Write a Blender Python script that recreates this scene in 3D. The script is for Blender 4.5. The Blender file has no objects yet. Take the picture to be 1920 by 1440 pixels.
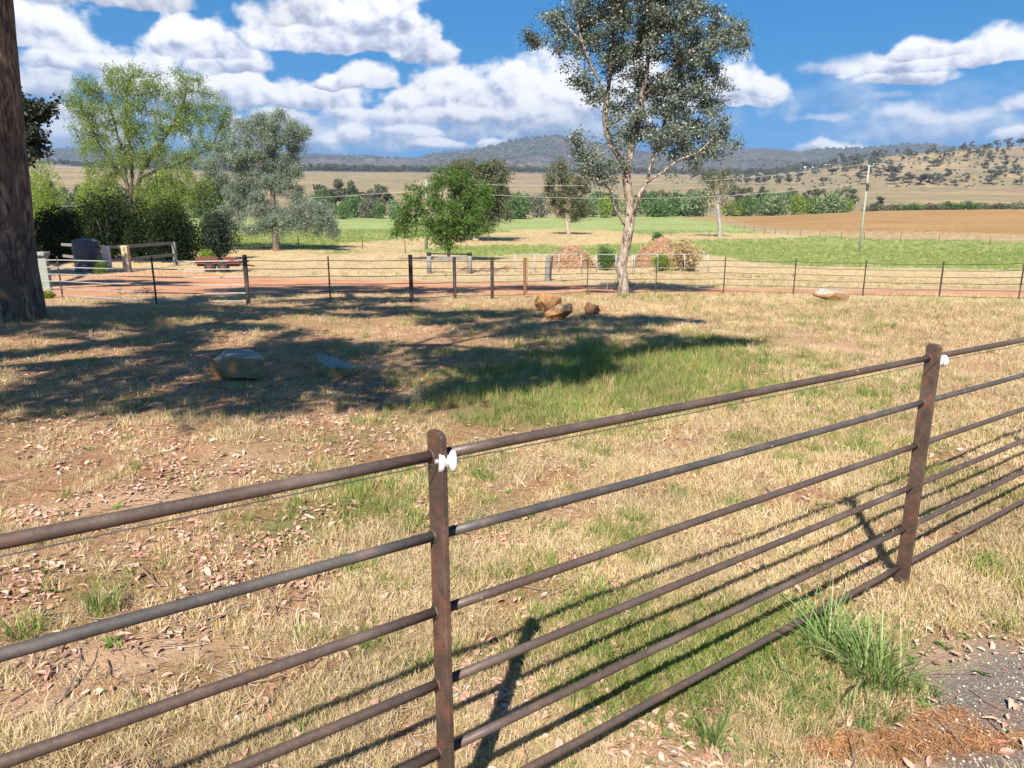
import bpy, math, random
import numpy as np
from mathutils import Vector

random.seed(7)
RNG = np.random.default_rng(7)
C = bpy.context.scene.collection
scene = bpy.context.scene

# ------------------------------------------------------------------ camera, sky, sun, exposure
FPX, PITCH, EYE = 1390.75, 0.2462, 1.7
CP, SP = math.cos(PITCH), math.sin(PITCH)
cam_d = bpy.data.cameras.new('camera')
cam = bpy.data.objects.new('camera', cam_d)
C.objects.link(cam)
cam.location = (0, 0, EYE)
cam.rotation_euler = (math.pi / 2 - PITCH, 0, 0)
cam_d.sensor_width = 36
cam_d.lens = FPX / 1920 * 36
cam_d.clip_start = 0.05
cam_d.clip_end = 20000
scene.camera = cam

SUN_AZ, SUN_EL = 192.5, 45.0
SKY_STRENGTH = 0.055
SUN_STRENGTH = 5.0
EXPOSURE = 1.12

def ray(px, py):
    x, u = px - 960.0, 720.0 - py
    return np.array([x, FPX * CP + u * SP, -FPX * SP + u * CP])

def tdrop(py):                      # downward slope of the view ray through a row
    d = ray(960, py)
    return -d[2] / d[1]

def sky_uv(px, py):
    d = ray(px, py)
    return math.atan2(d[0], d[1]), d[2] / math.hypot(d[0], d[1])

world = bpy.data.worlds.new("World")
scene.world = world
world.use_nodes = True

def build_world():
    nt = world.node_tree
    nt.nodes.clear()
    N = nt.nodes.new
    L = nt.links.new
    out = N('ShaderNodeOutputWorld')
    bg = N('ShaderNodeBackground')
    bg.inputs['Strength'].default_value = SKY_STRENGTH
    L(bg.outputs[0], out.inputs[0])
    sky = N('ShaderNodeTexSky')
    sky.sky_type = 'NISHITA'
    sky.sun_disc = False
    sky.sun_elevation = math.radians(SUN_EL)
    sky.sun_rotation = math.radians(SUN_AZ)
    sky.altitude = 600
    sky.air_density = 1.0
    sky.dust_density = 0.1
    sky.ozone_density = 3.0
    hs = N('ShaderNodeHueSaturation')
    hs.inputs['Saturation'].default_value = 1.6
    hs.inputs['Hue'].default_value = 0.492
    hs.inputs['Value'].default_value = 1.4
    L(sky.outputs[0], hs.inputs['Color'])
    # clear dry air: the blue of 15-30 degrees carries down to the horizon
    tc0 = N('ShaderNodeTexCoord'); lift = N('ShaderNodeVectorMath'); lift.operation = 'MULTIPLY_ADD'
    L(tc0.outputs['Generated'], lift.inputs[0]); lift.inputs[1].default_value = (1, 1, 0.72); lift.inputs[2].default_value = (0, 0, 0.26)
    nrm = N('ShaderNodeVectorMath'); nrm.operation = 'NORMALIZE'; L(lift.outputs[0], nrm.inputs[0]); L(nrm.outputs[0], sky.inputs['Vector'])
    tc = N('ShaderNodeTexCoord')
    sep = N('ShaderNodeSeparateXYZ')
    L(tc.outputs['Generated'], sep.inputs[0])
    def m(op, a, b=None, c=None):
        n = N('ShaderNodeMath'); n.operation = op
        for i, v in enumerate((a, b, c)):
            if v is None: continue
            if isinstance(v, (int, float)): n.inputs[i].default_value = v
            else: L(v, n.inputs[i])
        return n.outputs[0]
    x, y, z = sep.outputs
    u0 = m('ARCTAN2', x, y)
    hl = m('SQRT', m('ADD', m('MULTIPLY', x, x), m('MULTIPLY', y, y)))
    v0 = m('DIVIDE', z, m('MAXIMUM', hl, 0.02))
    cmb = N('ShaderNodeCombineXYZ')
    L(u0, cmb.inputs[0]); L(m('MULTIPLY', v0, 1.15), cmb.inputs[1])
    def noise(scale, detail, rough, off, src=None):
        mp = N('ShaderNodeMapping'); mp.inputs['Location'].default_value = off
        L(src or cmb.outputs[0], mp.inputs[0])
        n = N('ShaderNodeTexNoise'); n.inputs['Scale'].default_value = scale
        n.inputs['Detail'].default_value = detail; n.inputs['Roughness'].default_value = rough
        L(mp.outputs[0], n.inputs['Vector'])
        return n
    wn = noise(16, 3, 0.5, (3.1, 1.7, 0))
    ws = N('ShaderNodeSeparateColor'); L(wn.outputs['Color'], ws.inputs[0])
    u = m('ADD', u0, m('MULTIPLY', m('SUBTRACT', ws.outputs[0], 0.5), 0.035))
    v = m('ADD', v0, m('MULTIPLY', m('SUBTRACT', ws.outputs[1], 0.5), 0.03))
    nd = noise(21, 6, 0.52, (0, 0, 0)).outputs['Fac']
    nr = noise(21, 6, 0.52, (0.006, 0.012, 0)).outputs['Fac']     # sampled a little higher: relief
    relief = m('MULTIPLY', m('SUBTRACT', nd, nr), 1.5)
    nbig = noise(13, 3, 0.5, (5, 2, 0)).outputs['Fac']
    dn = m('SUBTRACT', nd, 0.5)
    # one cloud as a node group
    g = bpy.data.node_groups.new('cloud', 'ShaderNodeTree')
    itf = g.interface
    itf.new_socket('Col', in_out='INPUT', socket_type='NodeSocketColor')
    for s in ('U', 'V', 'Dn', 'Relief', 'cu', 'ia', 'cv', 'it', 'ib', 'soft', 'dens', 'lum'):
        itf.new_socket(s, in_out='INPUT', socket_type='NodeSocketFloat')
    itf.new_socket('Col', in_out='OUTPUT', socket_type='NodeSocketColor')
    GN = g.nodes.new; GL = g.links.new
    gi = GN('NodeGroupInput'); go = GN('NodeGroupOutput')
    I = gi.outputs
    def gm(op, a, b=None, c=None, clamp=False):
        n = GN('ShaderNodeMath'); n.operation = op; n.use_clamp = clamp
        for i, w in enumerate((a, b, c)):
            if w is None: continue
            if isinstance(w, (int, float)): n.inputs[i].default_value = w
            else: GL(w, n.inputs[i])
        return n.outputs[0]
    du = gm('MULTIPLY', gm('SUBTRACT', I['U'], I['cu']), I['ia'])
    dv = gm('SUBTRACT', I['V'], I['cv'])
    dt = gm('MULTIPLY', dv, I['it'])
    db = gm('MULTIPLY', gm('MULTIPLY', dv, -1.0), I['ib'])
    dm = gm('MAXIMUM', dt, db)
    r = gm('SQRT', gm('ADD', gm('MULTIPLY', du, du), gm('MULTIPLY', dm, dm)))
    D = gm('ADD', gm('SUBTRACT', 0.98, r), gm('MULTIPLY', I['Dn'], 1.55))
    al = GN('ShaderNodeMapRange'); al.interpolation_type = 'SMOOTHSTEP'
    GL(D, al.inputs[0]); al.inputs[1].default_value = -0.05
    GL(I['soft'], al.inputs[2])
    alpha = gm('MULTIPLY', al.outputs[0], I['dens'], clamp=True)
    sh = gm('ADD', gm('MULTIPLY_ADD', dt, 1.05, 0.34), gm('MULTIPLY', I['Relief'], 1.7))
    sh = gm('ADD', sh, gm('MULTIPLY', I['Dn'], 0.35), clamp=True)
    # thin edges are bright, thick bases are grey-blue
    ramp = GN('ShaderNodeValToRGB')
    cr = ramp.color_ramp
    cr.elements[0].position = 0.0; cr.elements[0].color = (3.0, 3.4, 4.6, 1)
    cr.elements[1].position = 0.8; cr.elements[1].color = (9.0, 8.9, 8.8, 1)
    e = cr.elements.new(0.25); e.color = (4.9, 5.2, 6.3, 1)
    e = cr.elements.new(0.48); e.color = (7.2, 7.3, 7.8, 1)
    GL(sh, ramp.inputs[0])
    vm = GN('ShaderNodeVectorMath'); vm.operation = 'SCALE'
    GL(ramp.outputs[0], vm.inputs[0]); GL(gm('MULTIPLY', I['lum'], 1.16), vm.inputs['Scale'])
    mx = GN('ShaderNodeMix'); mx.data_type = 'RGBA'
    GL(alpha, mx.inputs['Factor']); GL(I['Col'], mx.inputs['A']); GL(vm.outputs[0], mx.inputs['B'])
    GL([o for o in mx.outputs if o.type == 'RGBA'][0], go.inputs[0])
    col = hs.outputs[0]
    # clouds beyond the frame: fractal cover on the rest of the dome, same look as in view
    away = N('ShaderNodeMapRange'); L(m('MAXIMUM', m('ABSOLUTE', u0), m('MULTIPLY', v0, 1.9)), away.inputs[0])
    away.inputs[1].default_value = 0.72; away.inputs[2].default_value = 0.95
    cov = N('ShaderNodeMapRange'); L(m('ADD', m('MULTIPLY', noise(4.2, 6, 0.55, (9, 4, 0)).outputs['Fac'], 1.0), 0), cov.inputs[0])
    cov.inputs[1].default_value = 0.56; cov.inputs[2].default_value = 0.66
    mx0 = N('ShaderNodeMix'); mx0.data_type = 'RGBA'
    L(m('MULTIPLY', cov.outputs[0], away.outputs[0]), mx0.inputs['Factor'])
    L(col, mx0.inputs['A']); mx0.inputs['B'].default_value = (6.6, 6.8, 7.4, 1)
    col = [o for o in mx0.outputs if o.type == 'RGBA'][0]
    # (px, py of the base line, half width, height above, depth below, softness, density, luminance)
    clouds = [
        (1000, 240, 420, 70, 50, 0.9, 0.8, 0.80), (650, 262, 330, 70, 35, 0.9, 0.7, 0.88),
        (1760, 235, 230, 75, 45, 1.0, 0.6, 0.92), (1570, 190, 150, 50, 30, 1.2, 0.45, 0.95),
        (140, 255, 200, 80, 35, 0.7, 0.8, 0.95),
        (1180, 205, 120, 110, 30, 0.35, 1, 0.97),
        (1000, 190, 110, 95, 22, 0.35, 1, 1.0), (1040, 215, 80, 80, 20, 0.3, 1, 1.0),
        (270, 165, 75, 85, 22, 0.35, 1, 1), (350, 180, 100, 45, 18, 0.35, 1, 1),
        (860, 180, 110, 62, 20, 0.3, 1, 0.98), (780, 200, 80, 40, 14, 0.3, 1, 1),
        (450, 185, 110, 50, 20, 0.3, 1, .98), (590, 196, 120, 52, 16, 0.3, 1, 1.0), (620, 160, 34, 26, 8, 0.35, 1, 1.05),
        (520, 232, 110, 26, 10, 0.35, .9, .92), (690, 222, 100, 26, 9, 0.35, .95, 0.98),
        (850, 220, 150, 26, 9, 0.35, 1, .93), (1000, 222, 100, 34, 12, 0.4, .9, .92),
        (660, 262, 62, 24, 6, 0.3, 1, 1.02), (770, 250, 80, 20, 6, 0.35, .9, 1.0), (840, 275, 80, 16, 5, 0.4, .9, 1.0),
        (915, 274, 34, 22, 8, 0.3, 1, 1.05),
        (70, 165, 85, 45, 16, 0.45, .95, .92), (150, 205, 90, 30, 16, 0.5, .9, .95),
        (120, 118, 90, 32, 12, 0.45, .95, .97), (60, 75, 115, 85, 14, 0.3, 1, 0.98),
        (700, 158, 68, 42, 10, 0.35, 1, 0.96),
                (430, 132, 84, 42, 12, 0.28, 1, 1.0), (378, 105, 78, 70, 11, 0.25, 1, 1.0),
        (215, 4, 150, 60, 12, 0.4, 1, .80),
        (790, 100, 72, 46, 20, 0.3, 1, 0.95), (655, 88, 190, 120, 16, 0.25, 1, 1.0),
        (560, 40, 95, 80, 14, 0.5, 1, .84), (700, 40, 90, 90, 30, 0.3, 1, 1.03),
        (1395, 185, 70, 60, 10, 0.35, 1, 1.0), (1372, 158, 60, 58, 10, 0.3, 1, 1.02), (1435, 168, 44, 40, 10, 0.35, 1, 1.0),
                (1600, 128, 140, 24, 9, 0.8, .7, .95), (1700, 150, 75, 26, 8, 0.4, 1, .98),
        (1780, 122, 150, 38, 9, 0.35, 1, 1.0), (1850, 115, 110, 50, 10, 0.4, 1, 1.0), (1740, 100, 70, 30, 10, 0.4, 1, .98),
                (1700, 210, 75, 26, 12, 0.7, .75, 1.02), (1800, 222, 95, 24, 12, 0.8, .7, 1.0), (1690, 182, 60, 14, 8, 0.9, .6, 1.0),
        (1540, 225, 60, 14, 7, 0.9, .6, 1.0), (1530, 282, 50, 20, 8, 0.35, 1, 1.03), (1590, 285, 50, 12, 5, 0.5, .9, 1.0),
        (1915, 200, 50, 30, 10, 0.5, .9, 1.0), (1910, 255, 36, 16, 8, 0.5, 1, 1.02),
    ]
    for (px, py, a, tp, bt, soft, dens, lum) in clouds:
        cu, cv = sky_uv(px, py)
        k = 1 / 1440.0
        gn = N('ShaderNodeGroup'); gn.node_tree = g
        L(col, gn.inputs['Col']); L(u, gn.inputs['U']); L(v, gn.inputs['V'])
        L(dn, gn.inputs['Dn']); L(relief, gn.inputs['Relief'])
        for nm, val in (('cu', cu), ('ia', 1 / (a * k)), ('cv', cv), ('it', 1 / (tp * k)), ('ib', 1 / (bt * k)),
                        ('soft', soft), ('dens', dens), ('lum', lum)):
            gn.inputs[nm].default_value = val
        col = gn.outputs[0]
    L(col, bg.inputs['Color'])
    world.cycles.sampling_method = 'MANUAL'
    world.cycles.sample_map_resolution = 512
build_world()

sun_d = bpy.data.lights.new('sun', 'SUN')
sun = bpy.data.objects.new('sun', sun_d)
C.objects.link(sun)
sun_d.energy = SUN_STRENGTH
sun_d.angle = math.radians(0.55)
sun_d.color = (1.0, 0.92, 0.79)
_a, _e = math.radians(SUN_AZ), math.radians(SUN_EL)
SUNV = Vector((math.sin(_a) * math.cos(_e), math.cos(_a) * math.cos(_e), math.sin(_e)))   # towards the sun
sun.rotation_euler = SUNV.to_track_quat('Z', 'Y').to_euler()
sun.location = SUNV * 60
scene.view_settings.view_transform = 'Standard'
scene.view_settings.look = 'None'
scene.view_settings.exposure = EXPOSURE
scene.view_settings.gamma = 1.0
scene.view_settings.use_curve_mapping = False
scene.cycles.max_bounces = 6
scene.cycles.diffuse_bounces = 3
scene.cycles.transmission_bounces = 4
scene.cycles.volume_bounces = 0

# ------------------------------------------------------------------ helpers
def tag(o, label=None, cat=None, group=None, kind=None):
    if label: o['label'] = label
    if cat: o['category'] = cat
    if group: o['group'] = group
    if kind: o['kind'] = kind
    return o

def mesh_np(name, V, F, smooth=False):
    """V (n,3); F (m,k) array or list of arrays with different k"""
    me = bpy.data.meshes.new(name)
    Fs = [np.asarray(f) for f in (F if isinstance(F, list) else [F]) if len(f)]
    V = np.asarray(V, dtype=np.float32)
    me.vertices.add(len(V)); me.vertices.foreach_set('co', V.ravel())
    nl = sum(f.size for f in Fs); npoly = sum(len(f) for f in Fs)
    me.loops.add(nl); me.polygons.add(npoly)
    me.loops.foreach_set('vertex_index', np.concatenate([f.ravel() for f in Fs]).astype(np.int32))
    tot = np.concatenate([np.full(len(f), f.shape[1], dtype=np.int32) for f in Fs])
    st = np.concatenate([[0], np.cumsum(tot)[:-1]]).astype(np.int32)
    me.polygons.foreach_set('loop_start', st)
    me.polygons.foreach_set('loop_total', tot)
    me.polygons.foreach_set('use_smooth', np.full(npoly, smooth))
    me.update(); me.validate()
    return me

def obj(name, me, mat=None, parent=None, loc=None):
    o = bpy.data.objects.new(name, me)
    C.objects.link(o)
    if mat is not None and me is not None and not me.materials:
        me.materials.append(mat)
    if parent is not None: o.parent = parent
    if loc is not None: o.location = loc
    return o

def empty(name, loc=(0, 0, 0), rz=0):
    o = bpy.data.objects.new(name, None)
    C.objects.link(o); o.location = loc; o.rotation_euler = (0, 0, rz)
    o.empty_display_size = 0.2
    return o

def copy_tree(o, parent=None):
    c = o.copy(); C.objects.link(c)
    if parent is not None: c.parent = parent
    for ch in list(o.children): copy_tree(ch, c)
    return c

class MB:
    """collects tubes, boxes and prisms into one mesh"""
    def __init__(s): s.v = []; s.f = {}; s.n = 0
    def add(s, V, F):
        V = np.asarray(V, float)
        for f in F:
            s.f.setdefault(len(f), []).append([i + s.n for i in f])
        s.v.append(V); s.n += len(V)
    def tube(s, pts, rad, m=8, caps=True, jit=0.0, axis=None):
        pts = np.asarray(pts, float); n = len(pts)
        rad = np.broadcast_to(np.asarray(rad, float), (n,))
        T = np.gradient(pts, axis=0) if axis is None else np.repeat(np.asarray(axis, float)[None], n, 0); T /= (np.linalg.norm(T, axis=1, keepdims=True) + 1e-9)
        up = np.array([0, 0, 1.0]) if abs(T[0][2]) < 0.9 else np.array([1.0, 0, 0])
        A = np.cross(T, up); A /= (np.linalg.norm(A, axis=1, keepdims=True) + 1e-9)
        for i in range(1, n):      # keep the frame from flipping
            a = A[i - 1] - T[i] * np.dot(A[i - 1], T[i]); A[i] = a / (np.linalg.norm(a) + 1e-9)
        B = np.cross(T, A)
        ang = np.arange(m) / m * 2 * math.pi
        rr = rad[:, None] * (1 + (RNG.random((n, m)) - .5) * jit)
        V = pts[:, None, :] + rr[..., None] * (A[:, None, :] * np.cos(ang)[None, :, None] + B[:, None, :] * np.sin(ang)[None, :, None])
        F = []
        for i in range(n - 1):
            for j in range(m):
                k = (j + 1) % m
                F.append((i * m + j, i * m + k, (i + 1) * m + k, (i + 1) * m + j))
        V = V.reshape(-1, 3)
        if caps:
            F.append(tuple(range(m - 1, -1, -1))); F.append(tuple((n - 1) * m + j for j in range(m)))
        s.add(V, F)
    def box(s, c, size, R=None):
        c = np.asarray(c, float); h = np.asarray(size, float) / 2
        V = np.array([[x, y, z] for x in (-1, 1) for y in (-1, 1) for z in (-1, 1)]) * h
        if R is not None: V = V @ np.asarray(R).T
        s.add(V + c, [(0, 1, 3, 2), (4, 6, 7, 5), (0, 4, 5, 1), (2, 3, 7, 6), (0, 2, 6, 4), (1, 5, 7, 3)])
    def mesh(s, name, smooth=False):
        return mesh_np(name, np.concatenate(s.v), [np.array(f) for f in s.f.values()], smooth)
    def build(s, name, mat, parent=None, smooth=False):
        return obj(name, s.mesh(name, smooth), mat, parent)

def bevel(o, w=0.004, seg=2):
    md = o.modifiers.new('bevel', 'BEVEL'); md.width = w; md.segments = seg; md.limit_method = 'ANGLE'
    return o

def frameR(d, up=(0, 0, 1)):
    d = np.asarray(d, float); d = d / np.linalg.norm(d)
    s = np.cross(d, up); s /= np.linalg.norm(s)
    t = np.cross(s, d)
    return np.stack([d, s, t], axis=1)

def hash2(ix, iy, seed):
    h = (ix.astype(np.int64) * 374761393 + iy.astype(np.int64) * 668265263 + seed * 1274126177) & 0xffffffff
    h = ((h ^ (h >> 13)) * 1274126177) & 0xffffffff
    return ((h ^ (h >> 16)) & 0xffff) / 65535.0

def vnoise(x, y, seed=0):
    x = np.asarray(x, float); y = np.asarray(y, float)
    ix = np.floor(x); iy = np.floor(y); fx = x - ix; fy = y - iy
    fx = fx * fx * (3 - 2 * fx); fy = fy * fy * (3 - 2 * fy)
    a = hash2(ix, iy, seed); b = hash2(ix + 1, iy, seed); c = hash2(ix, iy + 1, seed); d = hash2(ix + 1, iy + 1, seed)
    return (a * (1 - fx) + b * fx) * (1 - fy) + (c * (1 - fx) + d * fx) * fy

def fbm(x, y, seed=0, octv=4):
    s = 0; a = 0.5; t = 0
    for k in range(octv):
        s = s + a * vnoise(x * 2 ** k, y * 2 ** k, seed + k * 17); t += a; a *= 0.5
    return s / t

def sstep(a, b, x):
    t = np.clip((x - a) / (b - a), 0, 1); return t * t * (3 - 2 * t)

# ------------------------------------------------------------------ terrain function
def zt(Y, py): return EYE - Y * tdrop(py)
def col(px, *kn):
    return math.atan((px - 960) / 1440.0), [(0, .17), (18, -.82)] + [(Y, v[0] if isinstance(v, tuple) else zt(Y, v)) for Y, v in kn]
COLS = [
    col(-1400, (25, 552), (33, 530), (45, 508), (60, (-2.9,)), (110, (-4.,)), (280, (-6,)), (450, (-4,)), (900, (14,)), (1300, (50,)), (1600, (58,)), (2500, (30,))),
    col(0, (25, 552), (33, 530), (45, 508), (60, (-2.9,)), (110, (-4.2,)), (280, (-6.5,)), (450, (-5,)), (900, 345), (1300, 308), (1600, 299), (2500, (20,))),
    col(560, (25, 552), (33, 528), (41, 511), (60, 471), (110, 440), (280, 414), (450, (-5,)), (900, 345), (1400, 319), (1700, (38,)), (2500, (20,))),
    col(960, (25, 554), (33, 530), (41, 512), (52, 490), (87, 466), (120, 440), (280, 414), (500, (-5,)), (950, 346), (1500, 322), (1800, (40,)), (2500, (20,))),
    col(1440, (25, 552), (33, 532), (41, 512), (87, 470), (130, 442), (250, 406), (330, (-6,)), (600, 372), (1000, 341), (1500, 327), (1800, (30,)), (2500, (20,))),
    col(1675, (26, 556), (33, 535), (41, 514), (87, 471), (110, 450), (250, 393), (330, (-5.5,)), (500, 381), (700, 357), (1000, 326), (1400, 289), (1700, (55,)), (2500, (40,))),
    col(1920, (26, 560), (33, 537), (41, 516), (87, 472), (110, 453), (250, 390), (330, (-5,)), (480, 384), (700, 359), (1000, 312), (1300, 262), (1700, (70,)), (2500, (40,))),
    col(2900, (26, 560), (33, 537), (41, 516), (87, 472), (110, 453), (250, 390), (330, (-5,)), (480, 384), (700, 355), (1000, 290), (1300, 215), (1700, (90,)), (2500, (40,))),
]
LR = np.linspace(math.log(0.2), math.log(3500), 420)
LRs = np.exp(LR)
AZc = np.array([c[0] for c in COLS])
_tab = []
for a, kn in COLS:
    Ys = np.array([k[0] for k in kn], float); Zs = np.array([k[1] for k in kn], float)
    fwd = LRs * math.cos(a)
    _tab.append(np.interp(fwd, Ys, Zs))
_tab = np.array(_tab)
AZg = np.linspace(AZc[0], AZc[-1], 300)
TAB = np.array([[np.interp(a, AZc, _tab[:, j]) for j in range(len(LR))] for a in AZg])
def smooth_axis(T, k, axis):
    w = np.hanning(2 * k + 3)[1:-1]; w /= w.sum()
    pad = [(0, 0), (0, 0)]; pad[axis] = (k, k)
    P = np.pad(T, pad, mode='edge')
    return np.apply_along_axis(lambda r: np.convolve(r, w, mode='valid'), axis, P)
_keep = TAB.copy()
TAB = smooth_axis(smooth_axis(TAB, 4, 1), 6, 0)

def near_z(X, Y):
    return np.interp(Y, [-40, -10, 0, 3, 6, 10, 14, 18, 24, 30], [1.2, .6, .17, .005, -.16, -.39, -.59, -.82, -1.3, -1.8])

def terrain(X, Y):
    X = np.asarray(X, float); Y = np.asarray(Y, float)
    R = np.hypot(X, Y) + 1e-6; A = np.arctan2(X, Y)
    back = sstep(1.15, 1.6, np.abs(A))
    Ac = np.clip(A, AZg[0], AZg[-1])
    fa = (Ac - AZg[0]) / (AZg[1] - AZg[0]); ia = np.clip(fa.astype(int), 0, len(AZg) - 2); fa = fa - ia
    fr = np.clip((np.log(R) - LR[0]) / (LR[1] - LR[0]), 0, len(LR) - 1.001); ir = fr.astype(int); fr = fr - ir
    z = (TAB[ia, ir] * (1 - fa) + TAB[ia + 1, ir] * fa) * (1 - fr) + (TAB[ia, ir + 1] * (1 - fa) + TAB[ia + 1, ir + 1] * fa) * fr
    z = z * (1 - back) + back * np.minimum(R * 0.01, 8)
    w = sstep(15, 23, R)
    z = near_z(X, Y) * (1 - w) + z * w
    # undulation: lumps near, gullies and spurs on the hills
    und = (fbm(X * 1.3, Y * 1.3, 3, 3) - .5) * 0.05 * (1 - sstep(12, 40, R)) + (fbm(X * .12, Y * .12, 9, 3) - .5) * 0.12 * sstep(8, 20, R)
    gul = (fbm(X * .006, Y * .006, 21, 5) - .5) * 36 * sstep(650, 1000, R) * (1 - 0.6 * sstep(1250, 1500, R)) * sstep(0.35, 0.5, A)
    return z + und + gul

def place(px, py, off=0.0):
    """where the view ray through a pixel of the photograph meets the terrain"""
    d = ray(px, py); d = d / d[1]
    Y = np.concatenate([np.linspace(1.0, 60, 1500), np.geomspace(60, 2600, 2500)])
    h = terrain(d[0] * Y, Y) - (EYE + d[2] * Y)
    k = np.argmax(h > 0)
    if h[k] <= 0:                     # the ray passes just over a crest: stand on the crest
        k = int(np.argmax(np.where(Y > 300, h / Y, -9))); return np.array([d[0] * Y[k], Y[k], float(terrain(d[0] * Y[k], Y[k])) + off])
    y = Y[k] - (Y[k] - Y[k - 1]) * (h[k] / (h[k] - h[k - 1] + 1e-9)) if k > 0 else Y[0]
    return np.array([d[0] * y, y, float(terrain(d[0] * y, y)) + off])

def at(px, py, Y):
    """point on the view ray at forward distance Y"""
    d = ray(px, py); d = d / d[1]
    return np.array([d[0] * Y, Y, EYE + d[2] * Y])

def px_of(X, Y, Z):
    zz = Z - EYE
    d = Y * CP - zz * SP; u = Y * SP + zz * CP
    d = np.where(d > 0.05, d, 0.05)
    return 960 + FPX * X / d, 720 - FPX * u / d

def mpp(Y): return Y / 1420.0

# ------------------------------------------------------------------ materials
class Mat:
    def __init__(s, name, rough=0.85, spec=0.3):
        s.m = bpy.data.materials.new(name); s.m.use_nodes = True
        s.nt = s.m.node_tree; s.p = s.nt.nodes['Principled BSDF']; s.out = s.nt.nodes['Material Output']
        s.p.inputs['Roughness'].default_value = rough
        s.p.inputs['Specular IOR Level'].default_value = spec
    def N(s, t): return s.nt.nodes.new(t)
    def L(s, a, b): s.nt.links.new(a, b)
    def coord(s, scale=(1, 1, 1), kind='Object'):
        tc = s.N('ShaderNodeTexCoord'); mp = s.N('ShaderNodeMapping'); mp.inputs['Scale'].default_value = scale
        s.L(tc.outputs[kind], mp.inputs[0]); return mp.outputs[0]
    def wcoord(s, scale=(1, 1, 1)):
        g = s.N('ShaderNodeNewGeometry'); mp = s.N('ShaderNodeMapping'); mp.inputs['Scale'].default_value = scale
        s.L(g.outputs['Position'], mp.inputs[0]); return mp.outputs[0]
    def noise(s, vec, scale, detail=4, rough=.55, dist=0):
        n = s.N('ShaderNodeTexNoise'); n.inputs['Scale'].default_value = scale; n.inputs['Detail'].default_value = detail
        n.inputs['Roughness'].default_value = rough; n.inputs['Distortion'].default_value = dist
        s.L(vec, n.inputs['Vector']); return n.outputs['Fac']
    def vor(s, vec, scale, feat='F1'):
        n = s.N('ShaderNodeTexVoronoi'); n.feature = feat; n.inputs['Scale'].default_value = scale; s.L(vec, n.inputs['Vector']); return n
    def ramp(s, fac, stops):
        r = s.N('ShaderNodeValToRGB'); cr = r.color_ramp
        while len(cr.elements) < len(stops): cr.elements.new(0.5)
        for e, (p, c) in zip(cr.elements, stops):
            e.position = p; e.color = (c, c, c, 1) if isinstance(c, (int, float)) else (*c, 1)
        s.L(fac, r.inputs[0]); return r.outputs[0]
    def mix(s, f, a, b, mode='MIX'):
        n = s.N('ShaderNodeMix'); n.data_type = 'RGBA'; n.blend_type = mode
        for k, v in (('Factor', f), ('A', a), ('B', b)):
            i = [q for q in n.inputs if q.name == k and (q.type == ('VALUE' if k == 'Factor' else 'RGBA'))][0]
            if isinstance(v, (int, float)): i.default_value = v
            elif isinstance(v, tuple): i.default_value = (*v, 1)
            else: s.L(v, i)
        return [o for o in n.outputs if o.type == 'RGBA'][0]
    def math(s, op, a, b=0.0, clamp=False):
        n = s.N('ShaderNodeMath'); n.operation = op; n.use_clamp = clamp
        for i, v in enumerate((a, b)):
            if isinstance(v, (int, float)): n.inputs[i].default_value = v
            else: s.L(v, n.inputs[i])
        return n.outputs[0]
    def attr(s, name, out='Color', typ='GEOMETRY'):
        n = s.N('ShaderNodeAttribute'); n.attribute_name = name; n.attribute_type = typ; return n.outputs[out]
    def base(s, c):
        if isinstance(c, tuple): s.p.inputs['Base Color'].default_value = (*c, 1)
        else: s.L(c, s.p.inputs['Base Color'])
        return s
    def bump(s, h, strength=.5, dist=.02):
        b = s.N('ShaderNodeBump'); b.inputs['Strength'].default_value = strength; b.inputs['Distance'].default_value = dist
        s.L(h, b.inputs['Height']); s.L(b.outputs[0], s.p.inputs['Normal']); return s

def leaf_mat(name, stops, trans=0.35, rough=0.6, tint=None, inst=False, spec=0.35):
    """thin leaf: colour varies from leaf to leaf, some light passes through"""
    m = Mat(name, rough, spec)
    if inst:
        oi = m.N('ShaderNodeObjectInfo'); f = oi.outputs['Random']
    else:
        g = m.N('ShaderNodeNewGeometry'); f = g.outputs['Random Per Island']
    c = m.ramp(f, stops)
    big = m.noise(m.wcoord(), 0.9 if not inst else 0.5, 2)
    c = m.mix(1.0, c, m.ramp(big, [(.3, .78), (.7, 1.2)]), 'MULTIPLY')
    m.base(c)
    t = m.N('ShaderNodeBsdfTranslucent')
    m.L(m.mix(1.0, c, tint or (1.1, 1.25, .55), 'MULTIPLY'), t.inputs['Color'])
    mx = m.N('ShaderNodeMixShader'); mx.inputs[0].default_value = trans
    m.L(m.p.outputs[0], mx.inputs[1]); m.L(t.outputs[0], mx.inputs[2]); m.L(mx.outputs[0], m.out.inputs[0])
    return m.m

def bark_mat(name, cols, scale=(6, 6, 1.2), dark=(.03, .022, .018), dark_amt=.5, bump=.6):
    m = Mat(name, .85, .2)
    v = m.coord(scale)
    n1 = m.noise(v, 1.6, 6, .6, .6)
    c = m.ramp(n1, [(.3, cols[0]), (.48, cols[1]), (.62, cols[2]), (.78, cols[0])])
    n2 = m.noise(v, 3.3, 5, .65, 1.0)
    c = m.mix(m.ramp(n2, [(.55 - .12 * dark_amt, 0.0), (.64, 1.0)]), c, dark)
    m.base(c); m.bump(m.noise(v, 4, 6, .65), bump, .03)
    return m.m

def simple_mat(name, c, rough=.7, var=.25, scale=8, spec=.3, metal=0, bump=.15):
    m = Mat(name, rough, spec)
    n = m.noise(m.coord(), scale, 5, .6)
    m.base(m.mix(1.0, c, m.ramp(n, [(.25, 1 - var), (.75, 1 + var)]), 'MULTIPLY'))
    m.p.inputs['Metallic'].default_value = metal
    if bump: m.bump(n, bump, .01)
    return m.m

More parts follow.
